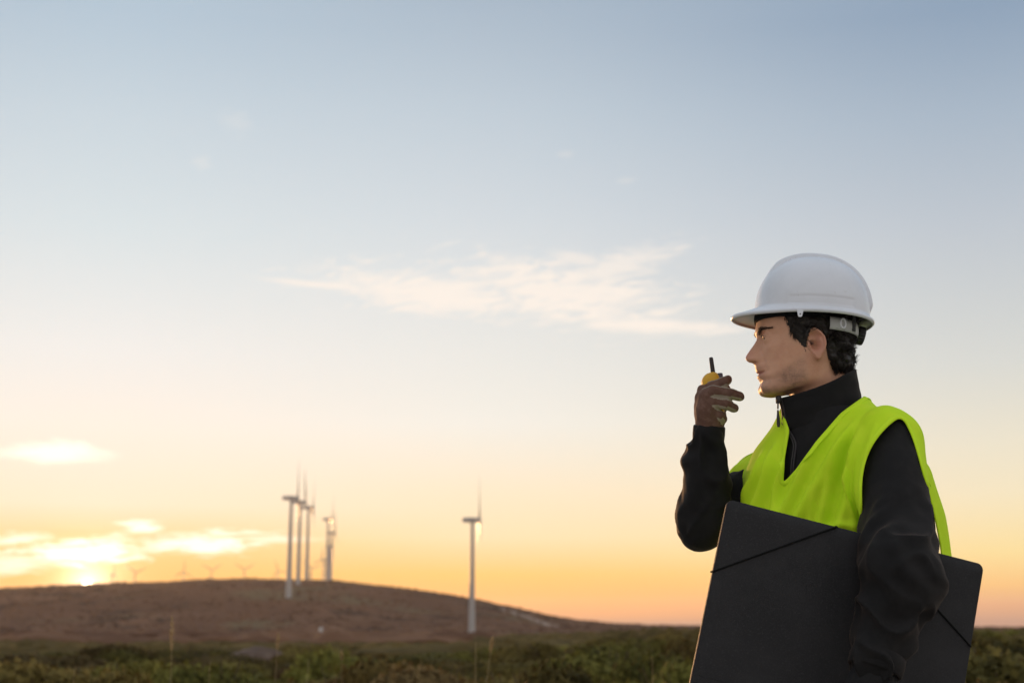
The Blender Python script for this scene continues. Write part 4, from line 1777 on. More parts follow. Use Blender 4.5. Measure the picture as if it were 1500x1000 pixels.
def fold_lines(V, N):
    """folds of the vest: (px,py)->(px,py) ridges placed where they lie on the cloth"""
    px, py = proj(V)
    d = np.zeros(len(V))
    facing = np.clip(-(N @ np.array([0, 1.0, 0])) * 3 + 0.3, 0, 1)
    L = [((1258, 606), (1170, 770), 9, 0.0085), ((1240, 632), (1200, 785), 8, 0.0075), ((1268, 616), (1226, 795), 8, 0.0095), ((1288, 606), (1250, 760), 9, 0.0070),
         ((1248, 660), (1254, 790), 6, 0.0055), ((1222, 616), (1140, 765), 8, 0.0060), ((1142, 646), (1108, 760), 7, 0.0085), ((1124, 656), (1092, 735), 6, 0.0060), ((1152, 668), (1136, 765), 6, 0.0060),
         ((1198, 768), (1266, 776), 5, 0.0050), ((1215, 690), (1186, 775), 5, 0.0045)]
    for (a, b, w, amp) in L:
        a, b = np.array(a, float), np.array(b, float)
        t = b - a
        q = np.stack([px, py], -1) - a
        s = np.clip((q @ t) / (t @ t), -0.08, 1.3)
        n = np.array([-t[1], t[0]]) / np.linalg.norm(t)
        off = q @ n
        wob = 5 * np.sin(s * 5 + a[0])
        along = np.linalg.norm(q - s[:, None] * t - (off[:, None] * n), axis=1)
        env = sstep(s, -0.05, 0.35)
        d += amp * env * np.exp(-((off + wob * 0.5) / (w * (0.6 + 0.5 * s))) ** 2) * np.exp(-(along / 18) ** 2)
    return d * facing


ARM_F0, ARM_Z0, ARM_RF, ARM_RZ = 0.0, 1.335, 0.088, 0.163


VEE = [(1130, 560), (1262, 560), (1266, 581), (1232, 606), (1197, 646), (1167, 688), (1146, 710), (1149, 672), (1156, 630)]
HOLE_L = [(1319, 608), (1297, 626), (1279, 648), (1268, 672), (1262, 700), (1262, 740), (1265, 790), (1275, 860), (1310, 900), (1350, 905), (1381, 862), (1380, 812), (1372, 770), (1364, 735), (1351, 690), (1340, 648), (1329, 622)]


def poly_sdf(px, py, poly):
    """signed distance in pixels, > 0 outside"""
    p = np.stack([px, py], -1)
    P = np.array(poly, float)
    best = np.full(len(p), 1e9)
    ins = np.zeros(len(p), bool)
    for i in range(len(P)):
        a, b = P[i], P[(i + 1) % len(P)]
        e = b - a
        t = np.clip(((p - a) @ e) / (e @ e), 0, 1)
        best = np.minimum(best, np.linalg.norm(p - a - t[:, None] * e, axis=1))
        c = ((a[1] > p[:, 1]) != (b[1] > p[:, 1])) & (p[:, 0] < (b[0] - a[0]) * (p[:, 1] - a[1]) / (b[1] - a[1] + 1e-12) + a[0])
        ins ^= c
    return np.where(ins, -best, best)


def smooth_poly(poly, it=2):
    P = np.array(poly, float)
    for _ in range(it):
        Q1 = 0.75 * P + 0.25 * np.roll(P, -1, 0)
        Q2 = 0.25 * P + 0.75 * np.roll(P, -1, 0)
        P = np.stack([Q1, Q2], 1).reshape(-1, 2)
    return P


VEE, HOLE_L = np.array(VEE, float), smooth_poly(HOLE_L)


def boundary_loops(T):
    e = np.concatenate([T[:, [0, 1]], T[:, [1, 2]], T[:, [2, 0]]])
    key = np.sort(e, 1)
    u, inv, c = np.unique(key, axis=0, return_inverse=True, return_counts=True)
    be = e[c[inv.ravel()] == 1]
    nxt = dict(map(tuple, be))
    loops = []
    while nxt:
        s = next(iter(nxt))
        lp = [s]
        k = nxt.pop(s)
        while k != s and k in nxt:
            lp.append(k)
            k = nxt.pop(k)
        loops.append(lp)
    return loops


def vest():
    h = 0.0045
    lo = np.array([torso_c(1.2)[0] - 0.30, torso_c(1.2)[1] - 0.30])
    xs, ys, zs = axes(lo[0], lo[0] + 0.62, h), axes(lo[1], lo[1] + 0.60, h), axes(0.86, 1.60, h)
    P = volume(xs, ys, zs)
    z = P[..., 2]
    low = sstep(1.45 - z, 0.0, 0.35)
    f = torso(P, 0.010, 0.006 * low, 0.022 * low, 2.15)
    shl = cone(P, np.array([*torso_c(1.46), 1.474]) + LF * 0.05, SH_L - UP * 0.004 - LF * 0.008, 0.054, 0.055)
    shr = cone(P, np.array([*torso_c(1.46), 1.452]) - LF * 0.05, SH_R - UP * 0.002 - LF * 0.0, 0.054, 0.047)
    f = smin(smin(f, shl - 0.004, 0.03), shr - 0.004, 0.03)
    # back hangs free behind the arm
    fl = flu(P)
    V, Q = nets(f, xs, ys, zs)
    V, Q = biggest(V, Q)
    V = relax(V, Q, 6, 0.5)
    N = normals(V, Q)
    F_, L_, Z_ = flu(V)
    # the cloth lies over the jacket
    up_l = MD_L * 0.3 + EL_L * 0.7
    up_r = SH_R * 0.65 + EL_R * 0.35
    fj = smin(smin(torso(V), chain(V, [SH_L, MD_L, up_l], [0.0555, 0.0590, 0.0615]) + 0.0045 * sstep(proj(V)[0], 1302, 1330), 0.022), chain(V, [SH_R, up_r], [0.050, 0.048]), 0.03)
    V = V + N * np.clip(0.0075 - fj, 0, 0.04)[:, None]
    V = relax(V, Q, 3, 0.5)
    N = normals(V, Q)
    V = V + N * (2.5 * fold_lines(V, N))[:, None]
    V = V + N * (0.0022 * vnoise(V * np.array([26, 26, 9]), 61) * sstep(1.46 - V[:, 2], 0, 0.1))[:, None]
    for _ in range(2):
        fj = smin(smin(torso(V), chain(V, [SH_L, MD_L, up_l], [0.0555, 0.0590, 0.0615]) + 0.0045 * sstep(proj(V)[0], 1302, 1330), 0.022), chain(V, [SH_R, up_r], [0.050, 0.048]), 0.03)
        V = V + N * np.clip(0.0065 + 0.004 * sstep(flu(V)[1], 0.09, 0.15) * (1 - sstep(proj(V)[0], 1290, 1320)) - fj, 0, 0.04)[:, None]
        V = relax(V, Q, 1, 0.4)
    back = sstep(-F_, 0.02, 0.09) * sstep(L_, 0.02, 0.12) * sstep(1.44 - Z_, 0.0, 0.16)
    V = V + (-FW * 0.020 + LF * 0.0) * back[:, None]
    T = tri_of(Q)

    def keep(Vx):
        F_, L_, Z_ = flu(Vx)
        g = Z_ - 0.885
        # arm holes
        px, py = proj(Vx)
        near = (Vx[:, 1] - torso_c(Z_)[1])
        e = poly_sdf(px, py, HOLE_L) / 800.0
        g = np.minimum(g, np.maximum(e, near - 0.03))
        rf = ARM_RF * 0.85 * np.interp(Z_, [1.2, 1.36, 1.5], [1.0, 0.92, 0.80])
        e = (np.sqrt(((F_ + 0.045) / rf) ** 2 + ((Z_ - ARM_Z0 + 0.01) / ARM_RZ) ** 2) - 1) * 0.09
        g = np.minimum(g, np.maximum(e, 0.10 + L_))
        # neck opening with a V in front
        r = np.sqrt((F_ / 0.078) ** 2 + (L_ / 0.079) ** 2)
        hole = np.where(Z_ > 1.44, (r - 1) * 0.08, 0.2)
        vee = np.maximum(poly_sdf(px, py, VEE) / 780.0, -F_ - 0.03)
        g = np.minimum(g, np.minimum(hole, vee))
        return g
    V2, T2 = clip_mesh(V, T, keep)
    V2, T2 = biggest(V2, T2)
    # even out the cut edge
    for lp in boundary_loops(T2):
        P = V2[lp]
        for _ in range(10):
            P = 0.5 * P + 0.25 * (np.roll(P, 1, 0) + np.roll(P, -1, 0))
        V2[lp] = P
    return V2, T2


VV, VT = vest()
vs = pchild('safety_vest', mesh_from('safety_vest', VV, VT), M['vest'])
modsolid(vs, 0.0010, 1.0)


def binding():
    out = []
    for lp in boundary_loops(VT):
        if len(lp) < 60:
            continue
        P = VV[lp]
        for _ in range(10):
            P = 0.5 * P + 0.25 * (np.roll(P, 1, 0) + np.roll(P, -1, 0))
        P = P[::2]
        T = np.roll(P, -1, 0) - np.roll(P, 1, 0)
        T /= np.linalg.norm(T, axis=1)[:, None] + 1e-9
        idx = np.array(lp)[::2]
        NN = normals(VV, VT)[idx]
        for _ in range(10):
            NN = 0.5 * NN + 0.25 * (np.roll(NN, 1, 0) + np.roll(NN, -1, 0))
        NN /= np.linalg.norm(NN, axis=1)[:, None]
        B = np.cross(T, NN)
        B /= np.linalg.norm(B, axis=1)[:, None] + 1e-9
        prof = [(-0.0085, 0.0010), (-0.0080, 0.0019), (0.0006, 0.0019), (0.0012, 0.0006), (0.0006, -0.0006)]
        best = None
        for sgn in (1, -1):
            # inward side is where the cloth is
            G_ = np.stack([P + sgn * B * a + NN * b for a, b in prof], 1)
            c = VV[VT].mean(1)
            samp = G_[::max(1, len(P) // 12), 0]
            dist = np.mean([np.min(np.linalg.norm(c - s, axis=1)) for s in samp])
            if best is None or dist < best[0]:
                best = (dist, G_)
        out.append(best[1])
    return [MB().grid(G_, cu=True).mesh('binding') for G_ in out]


for me_ in binding():
    bd = pchild('binding', me_, M['hem'], vs)
    bd.matrix_parent_inverse = Matrix.Identity(4)


def legs(name, grow, mat, z0, z1, boots=False):
    h = 0.008
    hipc = np.array([torso_c(0.9)[0], torso_c(0.9)[1], 0])
    xs, ys, zs = axes(hipc[0] - 0.36, hipc[0] + 0.30, h), axes(hipc[1] - 0.36, hipc[1] + 0.30, h), axes(z0 - 0.02, z1 + 0.02, h)
    P = volume(xs, ys, zs)
    f = np.full(P.shape[:3], 1.0, np.float32)
    for sgn in (-1, 1):
        hp = hipc + LF * 0.085 * sgn + UP * 0.86
        kn = hipc + LF * 0.10 * sgn + FW * 0.03 + UP * 0.47
        an = hipc + LF * 0.11 * sgn + UP * 0.09
        if boots:
            g_ = chain(P, [an + UP * 0.16, an + UP * 0.0, an - FW * 0.04 - UP * 0.03], [0.056, 0.052, 0.048], 0.01)
            g_ = smin(g_, chain(P, [an - UP * 0.03, an + FW * 0.10 - UP * 0.04, an + FW * 0.165 - UP * 0.045], [0.048, 0.047, 0.040], 0.0), 0.02)
            g_ = smax(g_, -(P[..., 2] - 0.004), 0.006)
        else:
            g_ = chain(P, [hp, kn, an], [0.098, 0.074, 0.066]) - folds(P, kn, an, 0.15, 0.40, 9, 0.006, 4 + sgn)
        f = np.minimum(f, g_) if boots else smin(f, g_, 0.03)
    if not boots:
        f = smin(f, torso(P, 0.004), 0.03)
    f = smax(smax(f, P[..., 2] - z1, 0.004), z0 - P[..., 2], 0.004)
    V, Q = nets(f, xs, ys, zs)
    V = relax(V, Q, 2, 0.5)
    return V, Q


v_, q_ = legs('trousers', 0, None, 0.07, 0.95)
pchild('trousers', mesh_from('trousers', v_, q_), M['trouser'])
v_, q_ = legs('boots', 0, None, 0.0, 0.24, True)
# one boot each
lab = flu(v_)[1] > 0
for side in (True, False):
    t_ = q_[(lab[q_] == side).all(1)]
    u_, inv_ = np.unique(t_, return_inverse=True)
    pchild('boot', mesh_from('boot', v_[u_], inv_.reshape(t_.shape)), M['boot'])


# ---- gloves ----------------------------------------------------------------
def right_glove():
    fingers = [  # (px, py, Y) joints and radii
        ([(1031, 572, 2.725), (1047, 566.5, 2.700), (1060, 560, 2.694), (1066, 556.5, 2.700)], [.0120, .0115, .0108, .0096]),
        ([(1027, 582, 2.722), (1046, 573.5, 2.694), (1068, 576.5, 2.688), (1083, 580.5, 2.694)], [.0122, .0119, .0112, .0099]),
        ([(1027, 594, 2.722), (1046, 588.5, 2.697), (1063, 591.5, 2.690), (1075.5, 597.5, 2.697)], [.0117, .0113, .0106, .0093]),
        ([(1029, 606, 2.724), (1045, 603, 2.706), (1055, 608.5, 2.702), (1059, 613, 2.707)], [.0105, .0100, .0095, .0085]),
        ([(1050, 606, 2.750), (1062, 588, 2.762), (1062, 572, 2.760), (1058, 560, 2.752)], [.0140, .0125, .0112, .0095])]
    h = 0.0019
    c = at(1045, 595, 2.72)
    xs, ys, zs = axes(c[0] - 0.055, c[0] + 0.065, h), axes(c[1] - 0.055, c[1] + 0.065, h), axes(c[2] - 0.075, c[2] + 0.065, h)
    P = volume(xs, ys, zs)
    wr = at(1039.5, 632, 2.722)
    palm = chain(P, [wr, at(1039, 612, 2.725), at(1038, 596, 2.728)], [0.0255, 0.0265, 0.0245])
    palm = smin(palm, chain(P, [at(1031, 604, 2.728), at(1033, 577, 2.730)], [0.0175, 0.0155]), 0.012)
    palm = smin(palm, ellipsoid(P, at(1052, 610, 2.735), 0.016, 0.02, 0.022), 0.012)
    palm = smin(palm, chain(P, [at(1036, 622, 2.712), at(1034, 600, 2.704), at(1035, 584, 2.704)], [0.0205, 0.0200, 0.0165]), 0.010)
    f = palm
    allf, axis = [], []
    for pts, rad in fingers:
        J = [at(*p) for p in pts]
        g_ = chain(P, J, rad, 0.004)
        allf.append((g_, J, rad))
    fs = None
    for g_, J, rad in allf:
        fs = g_ if fs is None else smin(fs, g_, 0.0026)
    f = smin(f, fs, 0.009)
    V, Q = nets(f, xs, ys, zs)
    V, Q = biggest(V, Q)
    V = relax(V, Q, 2, 0.45)
    V = V + normals(V, Q) * (0.0007 * vnoise(V * 110, 71) + 0.0010 * vnoise(V * 45, 72))[:, None]
    # pale palm leather runs along the underside of the fingers
    pal = np.zeros(len(V))
    for (g_, J, rad) in allf[:4]:
        for i in range(3):
            a, b = J[i], J[i + 1]
            d = b - a
            t = np.clip(((V - a) @ d) / (d @ d), 0, 1)
            q = V - a - t[:, None] * d
            dist = np.linalg.norm(q, axis=1)
            near = dist < rad[i] * 1.35
            dn = np.array([0.10, -0.30, -0.93])
            dn = dn - d * (dn @ d) / (d @ d)
            dn /= np.linalg.norm(dn)
            c_ = (q @ dn) / (dist + 1e-9)
            w = sstep(c_, 0.70, 0.82) * near * (t > 0.02 if i else t > 0.55)
            pal = np.maximum(pal, w)
    me = mesh_from('glove', V, Q)
    attr(me, 'palm', pal)
    # raised seams along the fingers
    seams = []
    for (g_, J, rad) in allf[:3]:
        t = np.linspace(0.15, 2.75, 26)
        C = np.stack([np.interp(t, np.arange(4), np.array(J)[:, k]) for k in range(3)], -1)
        for _ in range(3):
            C[1:-1] = 0.5 * C[1:-1] + 0.25 * (C[:-2] + C[2:])
        rr = np.interp(t, np.arange(4), rad)
        o = np.array([0.0, -0.62, 0.78])
        P_ = C + o * (rr * 1.03)[:, None]
        # lay the seam on the surface
        for _ in range(2):
            k = np.argmin(np.linalg.norm(V[None] - P_[:, None], axis=2), axis=1)
            P_ = 0.3 * P_ + 0.7 * V[k]
            P_[1:-1] = 0.5 * P_[1:-1] + 0.25 * (P_[:-2] + P_[2:])
        seams.append(MB().tube(P_ + o * 0.0004, 0.0011, 6).mesh('seam'))
    return me, seams


gme, SEAMS = right_glove()
gl = pchild('glove', gme, M['glove'])
M['seam'] = material('pale_piping', (0.30, 0.25, 0.20), 0.8, 0.2)
for sm_ in SEAMS:
    o_ = pchild('seam', sm_, M['seam'], gl)
    o_.matrix_parent_inverse = Matrix.Identity(4)
gl['label'] = 'brown work glove with pale palm closed around the radio'


def glove_cuff():
    a, b = at(1039.5, 626, 2.722), at(1037.5, 648, 2.712)
    ph = np.linspace(0, 2 * np.pi, 40, endpoint=False)
    d = (b - a)
    L = np.linalg.norm(d)
    d /= L
    e1 = np.cross(d, [0, 1.0, 0])
    e1 /= np.linalg.norm(e1)
    e2 = np.cross(d, e1)
    P = []
    for k, t in enumerate(np.linspace(-0.25, 1.0, 10)):
        r = 0.0248 + 0.001 * t + 0.0010 * math.sin(k * 1.9)
        ring = a + d * L * t + r * (1 + 0.03 * np.sin(3 * ph + k))[:, None] * (e1[None] * np.cos(ph)[:, None] + e2[None] * 0.95 * np.sin(ph)[:, None])
        P.append(ring)
    return MB().grid(np.array(P), cv=True).mesh('glove_cuff')


gc = pchild('glove_cuff', glove_cuff(), M['cuffmat'], gl)
gc.matrix_parent_inverse = Matrix.Identity(4)
modsolid(gc, 0.002)


def cuff_hem(a, b, r0, name='cuff'):
    """turned edge of a sleeve at b, coming from a"""
    d = (b - a) / np.linalg.norm(b - a)
    e1 = np.cross(d, [0, 1.0, 0])
    e1 /= np.linalg.norm(e1)
    e2 = np.cross(d, e1)
    q = np.linspace(0, 2 * np.pi, 44, endpoint=False)
    rows = []
    for t, k in ((-0.030, 0.97), (-0.028, 1.03), (-0.014, 1.06), (-0.001, 1.05), (0.002, 1.01), (0.001, 0.92)):
        w = 1 + 0.035 * np.sin(2 * q + 1) + 0.02 * np.sin(5 * q)
        rows.append(b + d * t + np.outer(np.cos(q) * r0 * k * w, e1) + np.outer(np.sin(q) * r0 * k * w, e2))
    o = pchild(name, MB().grid(np.array(rows), cv=True).mesh(name), M['jacket'], jk)
    o.matrix_parent_inverse = Matrix.Identity(4)


_d = (WR_L - EL_L) / np.linalg.norm(WR_L - EL_L)
cuff_hem(EL_L, WR_L + _d * 0.014, 0.0405)
cuff_hem(EL_R, WR_R + (WR_R - EL_R) * -0.02, 0.0285)


def left_glove():
    h = 0.003
    w = WR_L
    xs, ys, zs = axes(w[0] - 0.13, w[0] + 0.09, h), axes(w[1] - 0.09, w[1] + 0.16, h), axes(w[2] - 0.24, w[2] + 0.05, h)
    P = volume(xs, ys, zs)
    dn = np.array([-0.20, 0.0, -1.0])
    dn /= np.linalg.norm(dn)
    acr = np.array([0.98, 0.0, -0.20])
    f = chain(P, [w - dn * 0.02, w + dn * 0.02], [0.031, 0.030])
    f = smin(f, chain(P, [w + dn * 0.045 - acr * 0.014, w + dn * 0.095 - acr * 0.020], [0.026, 0.021]), 0.03)
    f = smin(f, chain(P, [w + dn * 0.045 + acr * 0.014, w + dn * 0.095 + acr * 0.022], [0.024, 0.020]), 0.03)
    for i, (o, L) in enumerate(((-0.034, 0.9), (-0.011, 1.0), (0.011, 0.95), (0.033, 0.78))):
        a = w + dn * 0.098 + acr * o
        b = a + dn * 0.040 * L + np.array([0, 0.010, 0])
        c = b + np.array([0.0, 0.034 * L, -0.010])
        d = c + np.array([0.0, 0.020 * L, 0.012])
        f = smin(f, chain(P, [a, b, c, d], [0.0118, 0.0112, 0.0105, 0.0092], 0.003), 0.006)
    t0 = w + dn * 0.035 - acr * 0.018
    t1 = t0 + dn * 0.035 - acr * 0.024
    t2 = t1 + dn * 0.036 - acr * 0.010 + np.array([0, 0.006, 0])
    f = smin(f, chain(P, [t0, t1, t2], [0.017, 0.0135, 0.0105], 0.004), 0.012)
    V, Q = nets(f, xs, ys, zs)
    V, Q = biggest(V, Q)
    V = relax(V, Q, 2, 0.45)
    V = V + normals(V, Q) * (0.001 * vnoise(V * 90, 77))[:, None]
    return mesh_from('glove', V, Q)


lg = pchild('glove', left_glove(), M['darkglove'])
lg['label'] = 'dark glove of the arm that holds the folder'


def thing_root(name, p, label, cat):
    o = empty(name, tuple(p))
    tag(o, label, cat)
    return o


def part(root, name, me, mat, parent=None):
    o = link(name, me, mat)
    if parent is None:
        o.parent = root
        o.matrix_parent_inverse = Matrix.Translation(-Vector(root.location))
    else:
        o.parent = parent
    return o


# ---- hard hat ---------------------------------------------------------------
HF, HB = at(1071, 464.5, Y0), at(1280, 477, Y0)
HA = (HF - HB) / np.linalg.norm(HF - HB)                 # forward
HU = np.array([-HA[2], 0, HA[0]])
HU = HU if HU[2] > 0 else -HU
HS = np.array([0, -1.0, 0])                              # towards the camera
_c = at(1189, 471, Y0)
HC = HB + HA * ((_c - HB) @ HA)


def hl(a, s, u):
    return HC + np.multiply.outer(a, HA) + np.multiply.outer(s, HS) + np.multiply.outer(u, HU)


hat = thing_root('hard_hat', HC, 'glossy white hard hat with raised centre ridge worn by the man', 'hard hat')


def hat_shell():
    n, m1, m2 = 320, 90, 9
    ph = np.linspace(0, 2 * np.pi, n, endpoint=False)
    cf, sf = np.cos(ph), np.sin(ph)
    af = np.where(cf > 0, 0.1050, 0.1045)
    Rr = (np.abs(cf / af) ** 2.2 + np.abs(sf / 0.1035) ** 2.2) ** (-1 / 2.2)
    fr = ((1 + cf) / 2) ** 3
    bk = ((1 - cf) / 2) ** 3
    z0 = 0.008 + 0.010 * fr + 0.004 * bk
    e = 0.0075 + 0.0385 * np.maximum(cf, 0) ** 7 + 0.0005 * bk
    H = 0.1215
    nexp = 2.28
    rows = []
    for k in range(m1):
        th = (k / (m1 - 1)) * np.pi / 2
        r = Rr * math.sin(th) ** (2 / nexp)
        z = z0 * 0 + z0 + (H - z0) * max(math.cos(th), 0) ** (2 / nexp)
        a, s = r * cf, r * sf
        # lean of the dome: crown a little behind the middle
        rid = (1 - sstep(np.abs(s), 0.022, 0.0265)) * 0.0075
        fade = sstep(np.asarray(z / H), 0.30, 0.55) * np.where(a > 0, sstep(0.092 - a, 0.0, 0.03), 1)
        fade = np.where(a < 0, sstep(np.asarray(z / H), 0.12, 0.3), fade)
        nrm = np.stack([a, s, np.full(n, 1.0) * np.maximum(z, 0.02)], -1)
        nrm /= np.linalg.norm(nrm, axis=1)[:, None] + 1e-9
        d = rid * fade
        # shallow panel above the brim on each side
        band = 0.0011 * sstep(-np.abs(z - 0.020), -0.010, -0.008) * sstep(np.abs(sf), 0.80, 0.86)
        d = d - band
        q = np.stack([a, s, z], -1) + nrm * d[:, None]
        rows.append(hl(q[:, 0], q[:, 1], q[:, 2]))
    for k in range(1, m2):
        t = k / (m2 - 1)
        r = (1 - t) ** 2 * Rr + 2 * t * (1 - t) * (Rr + 0.10 * e) + t * t * (Rr + e)
        z = (1 - t) ** 2 * z0 + 2 * t * (1 - t) * (z0 * 0.25 + 0.001) + t * t * 0.0
        z = z + 0.004 * fr * np.sin(np.pi * t)
        rows.append(hl(r * cf, r * sf, z))
    for dr, dz in ((0.0009, -0.0006), (0.0010, -0.0018), (0.0002, -0.0026), (-0.0010, -0.0024)):
        rows.append(hl((Rr + e + dr) * cf, (Rr + e + dr) * sf, np.full(n, dz)))
    P = np.array(rows)
    return MB().grid(P, cv=True).mesh('shell')


sh = part(hat, 'shell', hat_shell(), M['helmet'])
modsolid(sh, 0.0028, -1.0)


def band_mesh(name, ph0, ph1, rf, rb, rs, zlo, zhi, rows=5, n=80, closed=False):
    ph = np.linspace(ph0, ph1, n, endpoint=not closed)
    cf, sf = np.cos(ph), np.sin(ph)
    a = np.where(cf > 0, rf, rb)
    Rr = (np.abs(cf / a) ** 2.2 + np.abs(sf / rs) ** 2.2) ** (-1 / 2.2)
    P = []
    for t in np.linspace(0, 1, rows):
        b = 0.0015 * math.sin(math.pi * t)
        P.append(hl((Rr + b) * cf + BAND_A, (Rr + b) * sf, zlo + (zhi - zlo) * t + 0 * cf))
    return MB().grid(np.array(P), cv=closed).mesh(name)


BAND_A = (at(1176, 470, Y0) - HC) @ HA
hb_ = part(hat, 'headband', band_mesh('headband', 0, 2 * np.pi, 0.0880, 0.0880, 0.0790, -0.0075, 0.012, closed=True), M['band'])
modsolid(hb_, 0.003, 1.0)
ns = part(hat, 'nape_strap', band_mesh('nape_strap', R(112), R(248), 0.09, 0.1010, 0.0865, -0.0300, -0.0065, 6), M['strap'])
modsolid(ns, 0.002, 1.0)


def strap_point(ph, out, u):
    cf, sf = math.cos(ph), math.sin(ph)
    r = (abs(cf / 0.1010) ** 2.2 + abs(sf / 0.0865) ** 2.2) ** (-1 / 2.2) + out
    return hl(r * cf + BAND_A, r * sf, u)


def strap_bits():
    # eyelet on the strap, its slot's shade laid on as a dark disc
    ph = R(128)
    c = strap_point(ph, 0.0035, -0.0165)
    t = strap_point(ph + 0.02, 0.0035, -0.0165) - strap_point(ph - 0.02, 0.0035, -0.0165)
    t /= np.linalg.norm(t)
    q = np.linspace(0, 2 * np.pi, 28)
    ring = c + np.outer(np.cos(q) * 0.0062, t) + np.outer(np.sin(q) * 0.0088, HU)
    part(hat, 'eyelet', MB().tube(ring, 0.0022, 8, cap=False).mesh('eyelet'), M['helmet'], None)
    disc = [c + t * math.cos(x) * 0.0055 + HU * math.sin(x) * 0.0080 - 0.0008 * HS for x in q[:-1]]
    v = np.vstack([disc, c - 0.0008 * HS])
    n = len(disc)
    part(hat, 'eyelet_dark_disc', MB().add(v, [(i, (i + 1) % n, n) for i in range(n)]).mesh('eyelet_dark_disc'), M['band'], None)
    # webbing hanging from the shell to the strap
    for ph in (R(146), R(214)):
        P = []
        for u in np.linspace(0.016, -0.026, 6):
            P.append([strap_point(ph + d, 0.0045, u) for d in (-0.055, 0, 0.055)])
        w = part(hat, 'webbing', MB().grid(np.array(P)).mesh('webbing'), M['greystrap'], None)
        modsolid(w, 0.0015, 1.0)
    # ribbed ratchet knob at the back
    q = np.linspace(0, 2 * np.pi, 72, endpoint=False)
    r = 0.0172 + 0.0009 * np.sign(np.sin(q * 18))
    c = strap_point(math.pi, 0.004, -0.020)
    ax = -HA * 0.97 - HU * 0.20
    ax /= np.linalg.norm(ax)
    e2 = np.cross(ax, HS)
    rows = []
    for d, k in ((0.0, 1.0), (0.010, 1.0), (0.0125, 0.93), (0.0135, 0.6), (0.0135, 0.05)):
        rows.append(c + ax * d + np.outer(np.cos(q) * r * k, HS) + np.outer(np.sin(q) * r * k, e2))
    part(hat, 'ratchet_knob', MB().grid(np.array(rows), cv=True, cap=True).mesh('ratchet_knob'), M['knob'], None)
    # small accessory tabs under the brim, one each side
    for sd in (1, -1):
        c = at(1172, 459, Y0 - 0.1085)
        if sd < 0:
            c[1] = 2 * Y0 - c[1]
        pr = [(-0.0062, 0.007), (0.0062, 0.007), (0.0036, -0.0048), (0.0020, -0.0064), (-0.0020, -0.0064), (-0.0036, -0.0048)]
        fr_ = np.array([c + HA * a + HU * b + HS * sd * 0.0012 for a, b in pr])
        bk_ = fr_ - HS * sd * 0.0024
        P = np.array([fr_, bk_])
        part(hat, 'tab', MB().grid(P, cv=True, cap=True).mesh('tab', False), M['helmet'], None)
        k = [c + HS * sd * 0.0016 + HA * 0.0013 * math.cos(x) + HU * (0.0013 * math.sin(x) - 0.0012) for x in q[::6]]
        v = np.vstack([k, np.mean(k, 0)])
        n = len(k)
        part(hat, 'tab_dark_disc', MB().add(v, [(i, (i + 1) % n, n) for i in range(n)]).mesh('tab_dark_disc'), M['band'], None)  # dark disc on the tab stands in for the shade in its hole


strap_bits()

# ---- folder -----------------------------------------------------------------
FC = np.array([0.5815, 2.4250, 1.2742])
_yaw, _roll, _pit = R(6.3), R(13.6), R(-0.4)
_ex = np.array([math.cos(_yaw), math.sin(_yaw), 0])
FN = np.array([math.sin(_yaw), -math.cos(_yaw), 0])
_ez = UP * math.cos(_pit) + FN * math.sin(_pit)
FX = _ex * math.cos(_roll) - _ez * math.sin(_roll)
FZ = _ez * math.cos(_roll) + _ex * math.sin(_roll)
FN = np.cross(FX, FZ)
FN = FN if FN[1] < 0 else -FN
FWID, FHEI = 0.455, 0.345
folder = thing_root('document_folder', FC - FZ * FHEI, 'large black card folder with corner elastics tucked under the arm', 'folder')


def fp(x, z, n=0.0):
    """x from the left edge, z down from the top edge"""
    return FC + FX * (x - FWID / 2) - FZ * z + FN * n


def board(name, w0, w1, h1, n0, th, wob):
    r = 0.012
    out = []
    for cx, cz, a0 in ((w1 - r, r, 0), (w0 + r, r, 90), (w0 + r, h1 - r, 180), (w1 - r, h1 - r, 270)):
        for k in range(9):
            a = R(a0 + k * 90 / 8)
            out.append((cx + r * math.cos(a), cz - r * math.sin(a)))
    out = np.array(out)
    # inner grid rings towards the centre so that the card can bow slightly
    c = np.array([(w0 + w1) / 2, h1 / 2])
    P = []

    def bow(x, z):
        return wob * (np.sin(np.pi * (x / FWID)) * 0.6 + 0.4 * np.sin(2.1 * np.pi * z / FHEI + 0.7))
    prof = [(1.0, -th / 2), (1.0, th / 2 - 0.0006), (0.9985, th / 2)] + [(k, th / 2) for k in (0.9, 0.7, 0.5, 0.3, 0.12, 0.02)]
    rows = []
    for k, n in prof:
        q = c + (out - c) * k
        rows.append([fp(x, z, n0 + n + float(bow(x, z))) for x, z in q])
    rows2 = []
    for k in (0.02, 0.3, 0.6, 0.9, 0.9985):
        q = c + (out - c) * k
        rows2.append([fp(x, z, n0 - th / 2 + float(bow(x, z))) for x, z in q])
    P = np.array(rows2[:-1] + rows)
    return MB().grid(P, cv=True, cap=True).mesh(name)


part(folder, 'front_cover', board('front_cover', 0, FWID, FHEI, 0.0040, 0.0026, 0.002), M['folder'])
part(folder, 'back_cover', board('back_cover', 0.001, FWID - 0.001, FHEI, -0.0040, 0.0026, 0.002), M['folder'])


def paper_block():
    rows = []
    for z, d in ((0.006, 0.0), (FHEI - 0.003, 0.0)):
        rows.append([fp(0.006, z, 0.0022), fp(FWID - 0.006, z, 0.0022), fp(FWID - 0.006, z, -0.0022), fp(0.006, z, -0.0022)])
    return MB().grid(np.array(rows), cv=True, cap=True).mesh('inner_flap', False)


part(folder, 'inner_flap', paper_block(), M['folder'])


def bow0(x, z):
    return 0.002 * (math.sin(math.pi * x / FWID) * 0.6 + 0.4 * math.sin(2.1 * math.pi * z / FHEI + 0.7))


